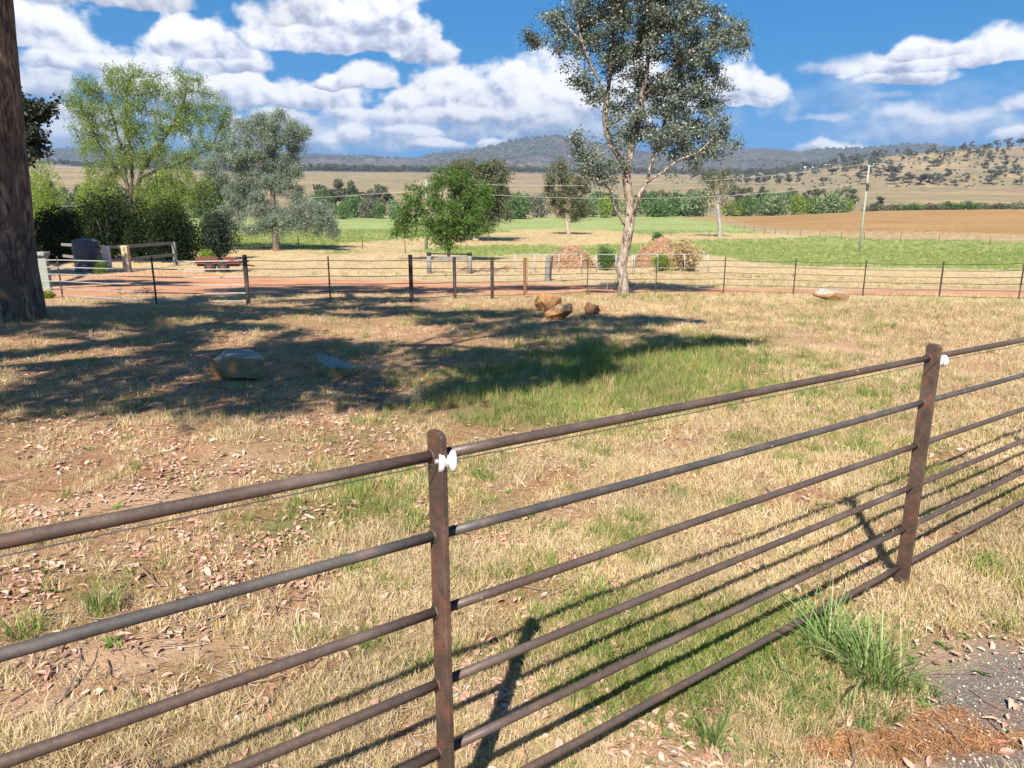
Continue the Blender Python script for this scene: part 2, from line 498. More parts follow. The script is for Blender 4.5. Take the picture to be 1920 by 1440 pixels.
# ------------------------------------------------------------------ where grass is green, soil bare, leaves lie
def ell(px, py, rx, ry):
    """a ground patch: centre and half axes measured in the photograph, kept as a world ellipse"""
    c = place(px, py); l = place(px + rx, py); n = place(px, py + ry); f = place(px, py - ry)
    return c[0], c[1], abs(l[0] - c[0]), abs(f[1] - n[1]) / 2
GREEN = [(ell(*e), w) for e, w in [((1180, 690, 270, 55), 1.3), ((1010, 745, 230, 45), 1.2), ((1330, 650, 130, 30), .9), ((1100, 715, 150, 40), .8),
    ((700, 950, 150, 60), 1.0), ((560, 985, 100, 40), .7), ((900, 880, 80, 60), .6), ((1380, 1230, 300, 90), 1.0), ((1500, 1180, 200, 80), .8),
    ((1620, 740, 60, 25), .9), ((1870, 1080, 80, 70), .9), ((1760, 900, 120, 60), .6), ((1150, 1130, 120, 50), .5), ((1230, 1320, 200, 80), .6),
    ((1350, 960, 180, 40), .35), ((1500, 830, 200, 40), .4), ((300, 600, 240, 14), .3), ((900, 590, 200, 14), .5), ((1500, 600, 160, 10), .4),
    ((90, 1190, 110, 40), .6), ((200, 1100, 60, 40), .6), ((1010, 1230, 160, 70), .5), ((740, 1250, 60, 60), .4)]]
BARE = [(ell(*e), w) for e, w in [((240, 935, 140, 28), 1.2), ((330, 1215, 210, 45), 1.2), ((90, 1330, 170, 45), 1.1), ((60, 960, 90, 25), 1.0), ((420, 860, 200, 30), .5),
    ((1660, 1400, 170, 60), 1.2), ((1880, 1330, 160, 120), 1.6), ((1840, 1230, 110, 50), .8), ((1560, 655, 220, 16), .75), ((1300, 600, 120, 8), .5), ((1720, 690, 160, 18), .6), ((1080, 950, 110, 22), .55), ((1270, 880, 130, 20), .5), ((950, 1330, 60, 30), .5), ((1250, 1420, 150, 40), .5), ((600, 1130, 120, 30), .4), ((180, 1250, 120, 40), .7)]]
GRAVEL = [(ell(*e), w) for e, w in [((1900, 1330, 150, 110), 1.5), ((1800, 1420, 120, 60), 1.0), ((1920, 1240, 80, 50), .7)]]
NEEDLE = [(ell(*e), w) for e, w in [((1700, 1395, 160, 28), 1.3), ((1600, 1420, 160, 30), 1.0), ((1850, 1390, 120, 18), 1.2), ((1780, 1345, 110, 14), 1.1)]]
def patch(L, X, Y):
    s = 0
    for (cx, cy, rx, ry), w in L:
        s = s + w * np.exp(-((X - cx) / rx) ** 2 * 1.2 - ((Y - cy) / ry) ** 2 * 1.2)
    return s
def greenness(X, Y):
    return np.clip(patch(GREEN, X, Y) + (fbm(X * 1.7, Y * 1.7, 31, 3) - .46) * 1.4, 0, 1.2)
def bareness(X, Y):
    return np.clip(patch(BARE, X, Y) + (fbm(X * 2.1, Y * 2.1, 41, 3) - .58) * 1.2, 0, 1.2)

def in_poly(px, py, poly):
    ins = np.zeros(px.shape, bool); n = len(poly)
    for i in range(n):
        x1, y1 = poly[i]; x2, y2 = poly[(i + 1) % n]
        c = ((y1 > py) != (y2 > py)) & (px < (x2 - x1) * (py - y1) / ((y2 - y1) + 1e-12) + x1)
        ins ^= c
    return ins

def wpoly(pts):                      # photograph outline to ground outline
    return [tuple(place(*p)[:2]) for p in pts]

# ------------------------------------------------------------------ terrain meshes
DRY = np.array([.39, .295, .175]); TAN = np.array([.215, .170, .105]); GRN = np.array([.16, .25, .065]); BRN = np.array([.275, .160, .068]); RED = np.array([.46, .21, .11])
def shade_ground(X, Y):
    """ground cover colour in the world: straw, green pasture, ploughed strip, hill grass"""
    R = np.hypot(X, Y); A = np.arctan2(X, Y)
    n = fbm(X * .09, Y * .09, 5, 4); n2 = fbm(X * .5, Y * .5, 8, 3)
    col = np.empty(X.shape + (3,)); col[:] = DRY
    px, py = px_of(X, Y, terrain(X, Y))
    py = py + (n - .5) * 12 * sstep(30, 60, R) + (n2 - .5) * 6
    px = px + (n - .5) * 40
    front = (np.abs(A) < 1.2)
    def lay(mask, c):
        col[:] = col * (1 - mask[..., None]) + np.asarray(c) * mask[..., None]
    # green pasture behind the yard
    top = np.interp(px, [-400, 400, 640, 960, 1200, 1400, 1620, 1920, 2500], [430, 425, 405, 405, 405, 415, 440, 450, 460])
    bot = np.interp(px, [-400, 300, 470, 640, 740, 900, 1330, 1500, 1920, 2500], [470, 470, 470, 484, 474, 490, 486, 506, 512, 515])
    g = sstep(0, 8, bot - py) * sstep(32, 40, R) * (R < 330) * front * (py > top - 30)
    lay(g * (.72 + .5 * (n2 - .5)), GRN)
    # dry tongue crossing the pasture
    cy = np.interp(px, [600, 740, 860, 1000, 1100, 1200, 1400, 1600], [470, 462, 455, 446, 446, 446, 443, 440])
    hw = np.interp(px, [600, 740, 860, 1000, 1100, 1180, 1240, 1330, 1400, 1600], [4, 9, 9, 15, 14, 9, 5, 7, 4, 0])
    d = sstep(0, 1, (hw - np.abs(py - cy)) / 5 + .5) * (R > 45) * (R < 260) * (hw > 0.5)
    lay(d * .8, [.40, .28, .15])
    # ploughed / cropped brown field on the right
    lo = np.interp(px, [1180, 1350, 1420, 1500, 1620, 1920, 2600], [400, 417, 433, 441, 447, 452, 455])
    b = sstep(-3, 4, lo - py) * (R > 95) * (R < 320) * (px > 1150)
    lay(b * sstep(1150, 1400, px) * .95, BRN)
    lay(b * sstep(1300, 1400, px) * sstep(14, 4, lo - py) * .7, [.30, .235, .15])
    # hill grass beyond the creek
    h = sstep(290, 380, R)
    c = TAN[None] * (0.8 + .5 * n[..., None]) if X.ndim == 1 else TAN * (0.8 + .5 * n[..., None])
    col[:] = col * (1 - h[..., None]) + c * h[..., None]
    nn = fbm(X * .012, Y * .012, 77, 4)
    lay(h * sstep(.5, .62, nn) * .5, [.20, .19, .09])
    lay(h * sstep(.58, .68, fbm(X * .01, Y * .03, 78, 4)) * .5, [.42, .28, .13])
    lay(h * sstep(.44, .6, A) * sstep(600, 800, R) * .35, [.20, .15, .088])
    return np.clip(col, 0.01, 1)

def ground_mats():
    # near lawn: matted straw, soil, bark crumbs
    m = Mat('dry_turf_soil', .95, .15)
    w = m.wcoord()
    n1 = m.noise(w, 2.2, 4, .6); n2 = m.noise(w, 26, 6, .7, .4); n3 = m.noise(w, 95, 5, .7); v = m.vor(w, 130)
    c = m.ramp(n2, [(.28, (.085, .045, .027)), (.42, (.23, .125, .068)), (.56, (.41, .245, .135)), (.72, (.58, .40, .24))])
    c = m.mix(m.ramp(n3, [(.5, 0.0), (.66, .65)]), c, (.50, .37, .22))
    c = m.mix(m.ramp(n1, [(.45, 0.0), (.62, .45)]), c, (.40, .185, .10))
    c = m.mix(m.math('MULTIPLY', m.attr('green', 'Fac'), .65), c, m.mix(n2, (.07, .10, .025), (.20, .22, .07)))
    soil = m.mix(n2, (.44, .275, .17), (.66, .46, .31))
    bf = m.math('MULTIPLY', m.attr('bare', 'Fac'), m.ramp(n2, [(.3, 1.0), (.6, .7)]), True)
    c = m.mix(bf, c, soil)
    gv = m.mix(m.ramp(v.outputs['Distance'], [(.1, 1.0), (.5, 0.0)]), (.20, .165, .145), (.42, .37, .33))
    c = m.mix(m.attr('gravel', 'Fac'), c, gv)
    c = m.mix(m.math('MULTIPLY', m.attr('needle', 'Fac'), m.ramp(n3, [(.35, .5), (.6, 1.0)]), True), c, m.mix(n3, (.22, .10, .045), (.44, .23, .11)))
    far = m.attr('tint')
    c = m.mix(m.attr('far', 'Fac'), c, m.mix(1.0, far, m.ramp(m.noise(w, 3.5, 6, .7), [(.25, .62), (.75, 1.4)]), 'MULTIPLY'))
    m.base(c)
    m.bump(m.math('ADD', n2, m.math('MULTIPLY', n3, .6)), .9, .03)
    a = m.m
    m = Mat('pasture', .95, .1)
    w = m.wcoord((1, .35, 1))
    n = m.noise(w, 1.4, 8, .72); n2 = m.noise(m.wcoord(), .05, 4)
    c = m.mix(1.0, m.attr('tint'), m.ramp(n, [(.25, .62), (.5, 1.0), (.75, 1.36)]), 'MULTIPLY')
    c = m.mix(1.0, c, m.ramp(n2, [(.3, .88), (.7, 1.14)]), 'MULTIPLY')
    m.base(c); m.bump(n, .7, .15)
    b = m.m
    m = Mat('hill_grass', .95, .1)
    w = m.wcoord()
    n = m.noise(w, .06, 8, .7); n2 = m.noise(w, .4, 5, .7)
    c = m.mix(1.0, m.attr('tint'), m.ramp(n, [(.3, .72), (.7, 1.25)]), 'MULTIPLY')
    c = m.mix(m.ramp(n2, [(.55, 0.0), (.68, .35)]), c, (.12, .11, .06))
    c = m.mix(m.ramp(m.noise(m.wcoord((1, .25, 1)), .02, 7, .7, 1.5), [(.45, 0.0), (.7, .5)]), c, (.30, .20, .115)); m.base(c); m.bump(n, .6, 3.0)
    return a, b, m.m
M_TURF, M_PAST, M_HILL = ground_mats()

def polar(name, r0, r1, ratio, az_in, mat, az_out=2.2, extra=None, cap=False):
    ins = np.radians(np.arange(-41, 41.001, az_in)); o1 = np.radians(np.arange(41 + az_out, 181 + az_out * .5, az_out))
    o1 = o1[o1 < math.pi - 1e-3]
    az = np.concatenate([-o1[::-1], ins, o1, [math.pi]])
    n = int(math.ceil(math.log(r1 / r0) / math.log(ratio))); rr = np.geomspace(r0, r1, n + 1)
    A, R = np.meshgrid(az, rr)
    X, Y = R * np.sin(A), R * np.cos(A)
    Z = terrain(X, Y)
    V = np.stack([X, Y, Z], -1).reshape(-1, 3)
    na = len(az)
    i, j = np.meshgrid(np.arange(n), np.arange(na), indexing='ij'); j2 = (j + 1) % na
    F = np.stack([i * na + j, i * na + j2, (i + 1) * na + j2, (i + 1) * na + j], -1).reshape(-1, 4)
    Fs = [F]
    if cap:
        V = np.concatenate([V, [[0, 0, float(terrain(0.0, 0.001))]]])
        k = len(V) - 1; jj = np.arange(na)
        Fs.append(np.stack([np.full(na, k), (jj + 1) % na, jj], -1))
    me = mesh_np(name, V, Fs, True)
    Xf, Yf = V[:, 0], V[:, 1]
    def fa(nm, val):
        at_ = me.attributes.new(nm, 'FLOAT', 'POINT'); at_.data.foreach_set('value', np.asarray(val, np.float32))
    tc = shade_ground(Xf, Yf)
    ca = me.attributes.new('tint', 'FLOAT_COLOR', 'POINT')
    ca.data.foreach_set('color', np.concatenate([tc, np.ones((len(tc), 1))], 1).astype(np.float32).ravel())
    if extra: extra(fa, Xf, Yf)
    o = obj(name, me, mat); tag(o, kind='structure')
    return o
def near_attrs(fa, X, Y):
    R = np.hypot(X, Y)
    fa('green', np.clip(greenness(X, Y), 0, 1)); fa('bare', np.clip(bareness(X, Y), 0, 1))
    fa('gravel', np.clip(patch(GRAVEL, X, Y) + (fbm(X * 5, Y * 5, 51, 2) - .5) * .6, 0, 1) * (patch(GRAVEL, X, Y) > .12))
    fa('needle', np.clip(patch(NEEDLE, X, Y) + (fbm(X * 5, Y * 5, 52, 2) - .5) * .6, 0, 1) * (patch(NEEDLE, X, Y) > .12))
    fa('far', sstep(16, 30, R))
ground = polar('ground', 0.35, 36, 1.035, .3, M_TURF, 3, near_attrs, cap=True)
tag(ground, 'dry yellow lawn with pink fallen leaves and bare soil')
paddock = polar('field', 36, 330, 1.016, .16, M_PAST)
tag(paddock, 'green pasture and brown field sloping down to the creek')
hills = polar('hills', 330, 2600, 1.016, .16, M_HILL)
tag(hills, 'tan grassy hillsides beyond the creek')

# red dirt road, a sheet draped over the ground
def road():
    xs = np.array([-260, -100, 60, 130, 240, 330, 463, 620, 800, 960, 1100, 1300, 1500, 1700, 1920, 2200, 2600], float)
    top = np.array([505, 505, 506, 507, 507, 508, 519, 525, 527, 530, 534, 541, 543, 543, 544, 546, 548], float)
    bot = np.array([590, 580, 566, 560, 556, 555, 554, 553, 553, 554, 554, 554, 553, 555, 558, 562, 566], float)
    xx = np.linspace(-260, 2600, 300); K = 14
    rows = []
    for k, x in enumerate(xx):
        t, b = np.interp(x, xs, top), np.interp(x, xs, bot)
        w1 = (fbm(np.array(k * .16), np.array(1.0), 5, 3) - .5) * 7; w2 = (fbm(np.array(k * .2), np.array(9.0), 6, 3) - .5) * 5
        p, q = place(x, t + w1 * .6), place(x, b + w2)
        for s in np.linspace(0, 1, K):
            P = p * (1 - s) + q * s
            P[2] = float(terrain(P[0], P[1])) + .006 + .02 * math.sin(s * math.pi)
            rows.append(P)
    V = np.array(rows); n = len(xx)
    i, j = np.meshgrid(np.arange(n - 1), np.arange(K - 1), indexing='ij')
    F = np.stack([i * K + j, i * K + j + 1, (i + 1) * K + j + 1, (i + 1) * K + j], -1).reshape(-1, 4)
    m = Mat('red_dirt', .95, .1)
    w = m.wcoord((.5, 1, 1)); n1 = m.noise(w, 1.2, 7, .65); n2 = m.noise(m.wcoord(), 18, 5, .7)
    c = m.ramp(n1, [(.3, (.31, .145, .08)), (.5, (.44, .225, .13)), (.7, (.53, .32, .20))])
    c = m.mix(m.ramp(n2, [(.35, .4), (.6, 0.0)]), c, (.26, .12, .07))
    m.base(c); m.bump(n2, .5, .03)
    o = obj('road', mesh_np('road', V, F, True), m.m)
    tag(o, 'red dirt farm track behind the far pipe fence', kind='structure')
road()

# distant ridge
def mountains():
    xs = np.array([-1500, -700, -100, 0, 90, 170, 300, 480, 560, 640, 740, 800, 850, 900, 950, 985, 1010, 1050, 1100, 1150, 1200, 1260, 1330, 1400, 1450, 1500, 1560, 1620, 1700, 1760, 1850, 1920, 2100, 2900], float)
    ys = np.array([300, 290, 280, 274, 277, 280, 288, 292, 290, 292, 297, 291, 287, 280, 268, 260, 257, 256, 264, 272, 282, 288, 285, 277, 277, 283, 279, 277, 271, 272, 276, 285, 280, 290], float)
    az = np.linspace(-62, 55, 900); A = np.radians(az)
    px = 960 + 1470 * np.tan(A)
    ysm = np.interp(px, xs, ys) + (fbm(px / 60., px * 0, 61, 4) - .5) * 5
    K = 60
    rng = np.linspace(0, 1, K)
    Ycrest = 4300.0
    zc = np.array([EYE - Ycrest * tdrop(y) for y in ysm])
    rows = []
    for k, s in enumerate(rng):
        if s < .8:
            q = s / .8; d = 2500 + (Ycrest - 2500) * q; f = q ** 1.5
        else:
            q = (s - .8) / .2; d = Ycrest + 1200 * q; f = 1 - q * .9
        X = np.tan(A) * d; Y = np.full_like(X, d)
        nz = (1 - np.abs(fbm(X * .0022, Y * .0018, 71, 5) - .5) * 4) * .5
        z = 15 + (zc - 15) * f + (nz - .25) * 130 * np.sin(np.pi * min(1, q if s < .8 else 0)) * (0.3 + zc / 400)
        if s >= .8 and q > 0: z = z
        rows.append(np.stack([X, Y, z], -1))
    V = np.concatenate(rows); na = len(az)
    i, j = np.meshgrid(np.arange(K - 1), np.arange(na - 1), indexing='ij')
    F = np.stack([i * na + j, i * na + j + 1, (i + 1) * na + j + 1, (i + 1) * na + j], -1).reshape(-1, 4)
    m = Mat('forested_ridge', .95, .05)
    w = m.wcoord(); n1 = m.noise(w, .0035, 6, .65); n2 = m.vor(w, .045); n3 = m.noise(w, .03, 6, .75)
    c = m.ramp(n1, [(.38, (.070, .066, .045)), (.56, (.105, .085, .062)), (.68, (.19, .15, .10))])
    c = m.mix(1.0, c, m.ramp(n3, [(.3, .5), (.7, 1.6)]), 'MULTIPLY')
    m.base(c); m.bump(m.math('ADD', n3, n2.outputs['Distance']), 1.0, 14)
    o = obj('mountains', mesh_np('mountains', V, F, True), m.m)
    tag(o, 'low forested range on the horizon', kind='structure')
    return rows
mountain_rows = mountains()

# ------------------------------------------------------------------ near pipe fence
def pipe_mat(name, base, rust, rust_amt=.5, spots=True, rough=.5):
    m = Mat(name, rough, .45)
    w = m.coord(); n1 = m.noise(w, 14, 6, .7); n2 = m.noise(w, 90, 4, .7); n3 = m.noise(w, 4, 4, .6)
    c = m.mix(m.ramp(n1, [(.62 - .25 * rust_amt, 0.0), (.80 - .15 * rust_amt, 1.0)]), base, rust)
    c = m.mix(1.0, c, m.ramp(n2, [(.3, .75), (.7, 1.25)]), 'MULTIPLY')
    c = m.mix(m.ramp(n3, [(.5, 0.0), (.75, .35)]), c, (.30, .24, .20))
    if spots:
        v = m.vor(w, 17); cell = m.noise(w, 9, 1)
        sp = m.math('MULTIPLY', m.ramp(v.outputs['Distance'], [(.055, 1.0), (.085, 0.0)]), m.ramp(cell, [(.53, 0.0), (.56, 1.0)]))
        c = m.mix(m.math('MULTIPLY', sp, .8), c, (.50, .42, .32))
    m.base(c); m.p.inputs['Metallic'].default_value = .25
    m.L(m.ramp(n1, [(.3, rough - .08), (.7, rough + .25)]), m.p.inputs['Roughness'])
    m.bump(m.math('ADD', n2, m.math('MULTIPLY', n1, .5)), .35, .002)
    return m.m
M_PIPE = pipe_mat('weathered_pipe', (.090, .064, .054), (.14, .078, .052), .45)
M_PIPE_B = pipe_mat('grey_pipe', (.075, .068, .066), (.15, .10, .075), .3)
M_POST = pipe_mat('rusty_post', (.070, .048, .038), (.17, .066, .034), .62, False, .55)
M_PORC = simple_mat('porcelain', (.60, .59, .56), .22, .05, 20, .6, bump=0)
M_WIRE = simple_mat('fence_wire', (.16, .155, .15), .4, .2, 30, .5, .7, 0)
M_STEEL = simple_mat('bright_zinc', (.55, .55, .56), .4, .12, 15, .5, .6, .05)

FA = np.array([-.174, 1.557]); FB = np.array([1.742, 3.033]); FD = FB - FA
FL = np.hypot(*FD); FU = FD / FL; FN = np.array([-FU[1], FU[0]])
RAILH = [-.5547, -.7475, -.9400, -1.1336, -1.3293, -1.5165]
def near_fence():
    root = empty('pipe_fence', (FB[0], FB[1], 0.0))
    tag(root, 'brown steel pipe fence with six rails crossing the foreground', 'fence')
    def loc(p): return np.asarray(p, float) - np.array([FB[0], FB[1], 0.0])
    fu3 = np.array([FU[0], FU[1], 0]); fn3 = np.array([FN[0], FN[1], 0])
    lean = {1: (0.0, 0.004), 2: (0.008, 0.004), 0: (0, 0), 3: (0, 0)}
    for k in range(0, 4):
        q = FA + FD * (k - 1)
        dz = -.0949 * (k - 1)
        top = EYE + RAILH[0] + dz + .062; bot = float(terrain(q[0], q[1])) - .12
        W, T = .060, .015
        prof = [(-W / 2, bot)]
        prof += [(W / 2, bot)]
        r = .020
        for a in np.linspace(0, math.pi / 2, 6): prof.append((W / 2 - r + r * math.cos(a), top - r * .8 + r * .8 * math.sin(a)))
        for a in np.linspace(math.pi / 2, math.pi, 6): prof.append((-W / 2 + r + r * math.cos(a), top - r * .8 + r * .8 * math.sin(a)))
        n = len(prof); V = []
        lx, ly = lean[k]
        for s in (-T / 2, T / 2):
            for (w, z) in prof:
                P = np.array([q[0], q[1], z]) + fn3 * (w - .020 + ly * (z - bot)) + fu3 * (s + lx * (z - bot - 1.0))
                V.append(loc(P))
        F = [tuple(range(n - 1, -1, -1)), tuple(range(n, 2 * n))] + [(i, (i + 1) % n, n + (i + 1) % n, n + i) for i in range(n)]
        mb = MB(); mb.add(V, F)
        o = mb.build('post', M_POST, root); bevel(o, .0025, 2)
        if k in (1, 2):     # weld beads where the rails enter
            for h in RAILH:
                c = np.array([q[0], q[1], EYE + h + dz]) - fu3 * (T / 2 + .001)
                rr = (.0126 if h == RAILH[0] else .0119) + .0018
                mb = MB(); a = np.linspace(0, 2 * math.pi, 19)
                pts = [loc(c + fn3 * math.cos(t) * rr + np.array([0, 0, 1]) * math.sin(t) * rr) for t in a]
                mb.tube(pts, .0028, 5, False, .5)
                mb.build('weld', M_POST, root, True)
    for k in (-1, 0, 1, 2):
        for i, h in enumerate(RAILH):
            a = FA + FD * k; b = FA + FD * (k + 1)
            za, zb = EYE + h - .0949 * k, EYE + h - .0949 * (k + 1)
            n = 13; t = np.linspace(0, 1, n)
            pts = np.stack([a[0] + (b[0] - a[0]) * t, a[1] + (b[1] - a[1]) * t, za + (zb - za) * t], -1)
            sag = np.sin(t * math.pi) * random.uniform(-.004, .002); pts[:, 2] += sag
            pts[:, 0] += FN[0] * np.sin(t * math.pi) * random.uniform(-.004, .004)
            mb = MB(); mb.tube(loc(pts), .0126 if i == 0 else .0119, 20)
            mb.build('rail', M_PIPE_B if (i == 1) else M_PIPE, root, True)
    # porcelain reels on the camera side of the posts, and the hot wire they carry
    ring = []
    side = -fn3
    spots = []
    for k in (0, 1, 2, 3):
        q = FA + FD * (k - 1); dz = -.0949 * (k - 1)
        z = EYE + RAILH[0] + dz - (.006 if k == 1 else .010)
        c = np.array([q[0], q[1], z]) + side * .036 + fu3 * (.012 if k == 1 else .030)
        spots.append(c)
        if k not in (1, 2): continue
        ax = (fu3 * .9 + side * .42 + np.array([0, 0, -.05])); ax /= np.linalg.norm(ax)
        prof = [(-.019, .008), (-.019, .021), (-.017, .0245), (-.010, .0245), (-.007, .021), (-.004, .0145), (.004, .0145), (.007, .021), (.010, .0245), (.017, .0245), (.019, .021), (.019, .008)]
        mb = MB(); pts = [loc(c + ax * s) for s, _ in prof]
        mb.tube(pts, [r for _, r in prof], 28, axis=ax)
        ins = mb.build('insulator', M_PORC, root, True)
        ins.data.materials  # noqa
        mb = MB(); mb.tube([loc(c - ax * .027), loc(c + ax * .027)], .0045, 10); mb.tube([loc(c - ax * .0225), loc(c - ax * .0195)], .008, 6)
        mb.build('bolt', M_STEEL, ins, True)
        mb = MB(); a = np.linspace(0, 2 * math.pi, 21); R_ = frameR(ax)
        mb.tube([loc(c) + (R_[:, 1] * math.cos(t) + R_[:, 2] * math.sin(t)) * .0158 for t in a], .0018, 6, False)
        mb.build('tie_wire', M_STEEL, ins, True)
    P = []
    for k in range(3):
        a, b = spots[k] - np.array([0, 0, .0]), spots[k + 1]
        for t in np.linspace(0, 1, 16)[:-1]:
            p = a * (1 - t) + b * t; p = p + np.array([0, 0, -.005 * 4 * t * (1 - t)]); P.append(loc(p))
    mb = MB(); mb.tube(P, .0013, 6)
    mb.build('wire', M_WIRE, root, True)
near_fence()

# ------------------------------------------------------------------ far fence
M_DARKPOST = pipe_mat('dark_steel', (.045, .035, .030), (.12, .055, .03), .3, False, .6)
M_ORANGE = pipe_mat('orange_rust', (.22, .10, .045), (.12, .055, .03), .5, False, .7)
M_PALEPIPE = simple_mat('pale_pipe', (.38, .35, .34), .45, .2, 6, .5, .3, 0)
def far_fence(root, posts, ends, mats, thick=.013):
    """posts: (px, py top, py base, radius, flat?)"""
    P = []
    for (px, pt, pb, r, flat, mt) in posts:
        b = place(px - (px - 960) * 0.0, pb); P.append((b, at(px, pt, b[1]), r, flat, mt))
    H = 1.18
    for (b, t, r, flat, mt) in P:
        mb = MB(); top = b + np.array([0, 0, H if not isinstance(flat, float) else flat])
        mb.tube([b - np.array([0, 0, .2]), top - np.array([0, 0, .012]), top], [r, r, r * .7], 8 if r > .03 else 6)
        mb.build('post', mt, root)
    for i in range(len(P) - 1):
        for k in range(6):
            h = .10 + .195 * k
            a, c = P[i][0] + np.array([0, 0, h]), P[i + 1][0] + np.array([0, 0, h])
            m = (a + c) / 2 + np.array([0, 0, -.015])
            mb = MB(); mb.tube([a, m, c], thick, 6); mb.build('rail', mats[i] if isinstance(mats, list) else mats, root)
def far_fences():
    r1 = empty('yard_fence'); tag(r1, 'pale six-rail pipe fence running from the big gum trunk to the first thick dark post', 'fence')
    far_fence(r1, [(-160, 478, 556, .022, 0, M_DARKPOST), (-30, 478, 558, .022, 0, M_DARKPOST), (118, 478, 560, .022, 0, M_DARKPOST), (294, 478, 571, .022, 0, M_DARKPOST), (466, 480, 572, .055, 1.22, M_DARKPOST)], None, M_PALEPIPE, .015)
    r2 = empty('yard_fence'); tag(r2, 'dark six-rail fence with thick posts in the middle distance left of the tall gum', 'fence')
    far_fence(r2, [(470, 480, 572, .006, 0, M_DARKPOST), (620, 478, 568, .022, 0, M_ORANGE), (772, 482, 567, .052, 1.22, M_DARKPOST), (853, 485, 561, .048, 1.2, M_DARKPOST), (923, 487, 560, .048, 1.2, M_DARKPOST), (984, 489, 558, .048, 1.2, M_ORANGE)], None, M_DARKPOST, .0095)
    r3 = empty('yard_fence'); tag(r3, 'thin dark six-wire fence along the red road right of the last thick post', 'fence')
    far_fence(r3, [(989, 489, 558, .006, 0, M_DARKPOST), (1101, 490, 553, .018, 0, M_DARKPOST), (1229, 491, 552, .018, 0, M_DARKPOST), (1356, 491, 551, .018, 0, M_DARKPOST), (1487, 490, 554, .02, 0, M_DARKPOST),
                   (1617, 492, 558, .02, 0, M_DARKPOST), (1760, 493, 561, .025, 0, M_DARKPOST), (1909, 498, 565, .02, 0, M_DARKPOST), (2070, 500, 570, .02, 0, M_DARKPOST), (2240, 500, 576, .02, 0, M_DARKPOST)], None, M_DARKPOST, .009)
far_fences()

# ------------------------------------------------------------------ trees
def grow(seeds, blobs, natt, step, infl, kill, rng, iters=160, bias=(0, 0, 0.0)):
    """space colonisation. seeds: list of polylines (first polyline is the trunk; others start near existing nodes)"""
    P = []; par = []; fixed = {}
    for ln in seeds:
        ln = np.asarray(ln, float)
        start = -1
        if P:
            d = np.linalg.norm(np.array(P) - ln[0], axis=1); start = int(np.argmin(d))
        pts = [ln[0]]
        for a, b in zip(ln[:-1], ln[1:]):
            n = max(1, int(round(np.linalg.norm(b - a) / step)))
            for k in range(1, n + 1):
                q = a + (b - a) * k / n
                if k < n: q = q + rng.normal(0, step * .05, 3)
                pts.append(q)
        prev = start
        for i, q in enumerate(pts):
            if start >= 0 and i == 0: continue
            P.append(q); par.append(prev); prev = len(P) - 1
    A = []
    wt = np.array([b[6] if len(b) > 6 else b[3] * b[4] * b[5] for b in blobs], float); wt /= wt.sum()
    for b, w in zip(blobs, wt):
        n = max(3, int(natt * w)); v = rng.normal(size=(n, 3)); v /= np.linalg.norm(v, axis=1, keepdims=True)
        r = rng.random((n, 1)) ** (1 / 2.2)
        A.append(np.array(b[:3]) + v * r * np.array(b[3:6]))
    A = np.concatenate(A); alive = np.ones(len(A), bool)
    Pn = np.array(P); near = np.full(len(A), -1); nd = np.full(len(A), 1e9)
    for i in range(0, len(Pn), 64):
        D = np.linalg.norm(A[:, None] - Pn[None, i:i + 64], axis=2); j = D.argmin(1); dd = D[np.arange(len(A)), j]
        up = dd < nd; nd[up] = dd[up]; near[up] = j[up] + i
    nch = {}
    for it in range(iters):
        alive &= nd > kill
        act = alive & (nd < infl)
        if not act.any():
            if alive.any():          # reach out: extend nearest node to the nearest far attractor
                k = np.where(alive)[0][np.argmin(nd[alive])]; act = np.zeros(len(A), bool); act[k] = True
            else: break
        idx = near[act]; dirs = A[act] - np.array(P)[idx]; dirs /= np.linalg.norm(dirs, axis=1, keepdims=True) + 1e-9
        u, inv = np.unique(idx, return_inverse=True)
        S = np.zeros((len(u), 3)); np.add.at(S, inv, dirs)
        S += np.array(bias) + rng.normal(0, .12, S.shape); S /= np.linalg.norm(S, axis=1, keepdims=True) + 1e-9
        new = []
        for k, ui in enumerate(u):
            if nch.get(ui, 0) > 4: alive[act] &= ~(near[act] == ui); continue
            nch[ui] = nch.get(ui, 0) + 1
            q = P[ui] + S[k] * step; new.append(q); P.append(q); par.append(int(ui))
        if not new: continue
        base = len(P) - len(new); Q = np.array(new)
        D = np.linalg.norm(A[:, None] - Q[None], axis=2); j = D.argmin(1); dd = D[np.arange(len(A)), j]
        up = dd < nd; nd[up] = dd[up]; near[up] = j[up] + base
    return np.array(P), np.array(par)

def radii(P, par, r_tip, r_base, expo=2.4):
    n = len(P); w = np.zeros(n); ch = [[] for _ in range(n)]
    for i in range(n):
        if par[i] >= 0: ch[par[i]].append(i)
    for i in range(n - 1, -1, -1):
        s = w[i] if w[i] > 0 else r_tip ** expo
        w[i] = s
        if par[i] >= 0: w[par[i]] += s
    r = w ** (1 / expo)
    k = math.log(r_base / r_tip) / max(1e-6, math.log(r[0] / r_tip))
    return r_tip * (r / r_tip) ** k, ch

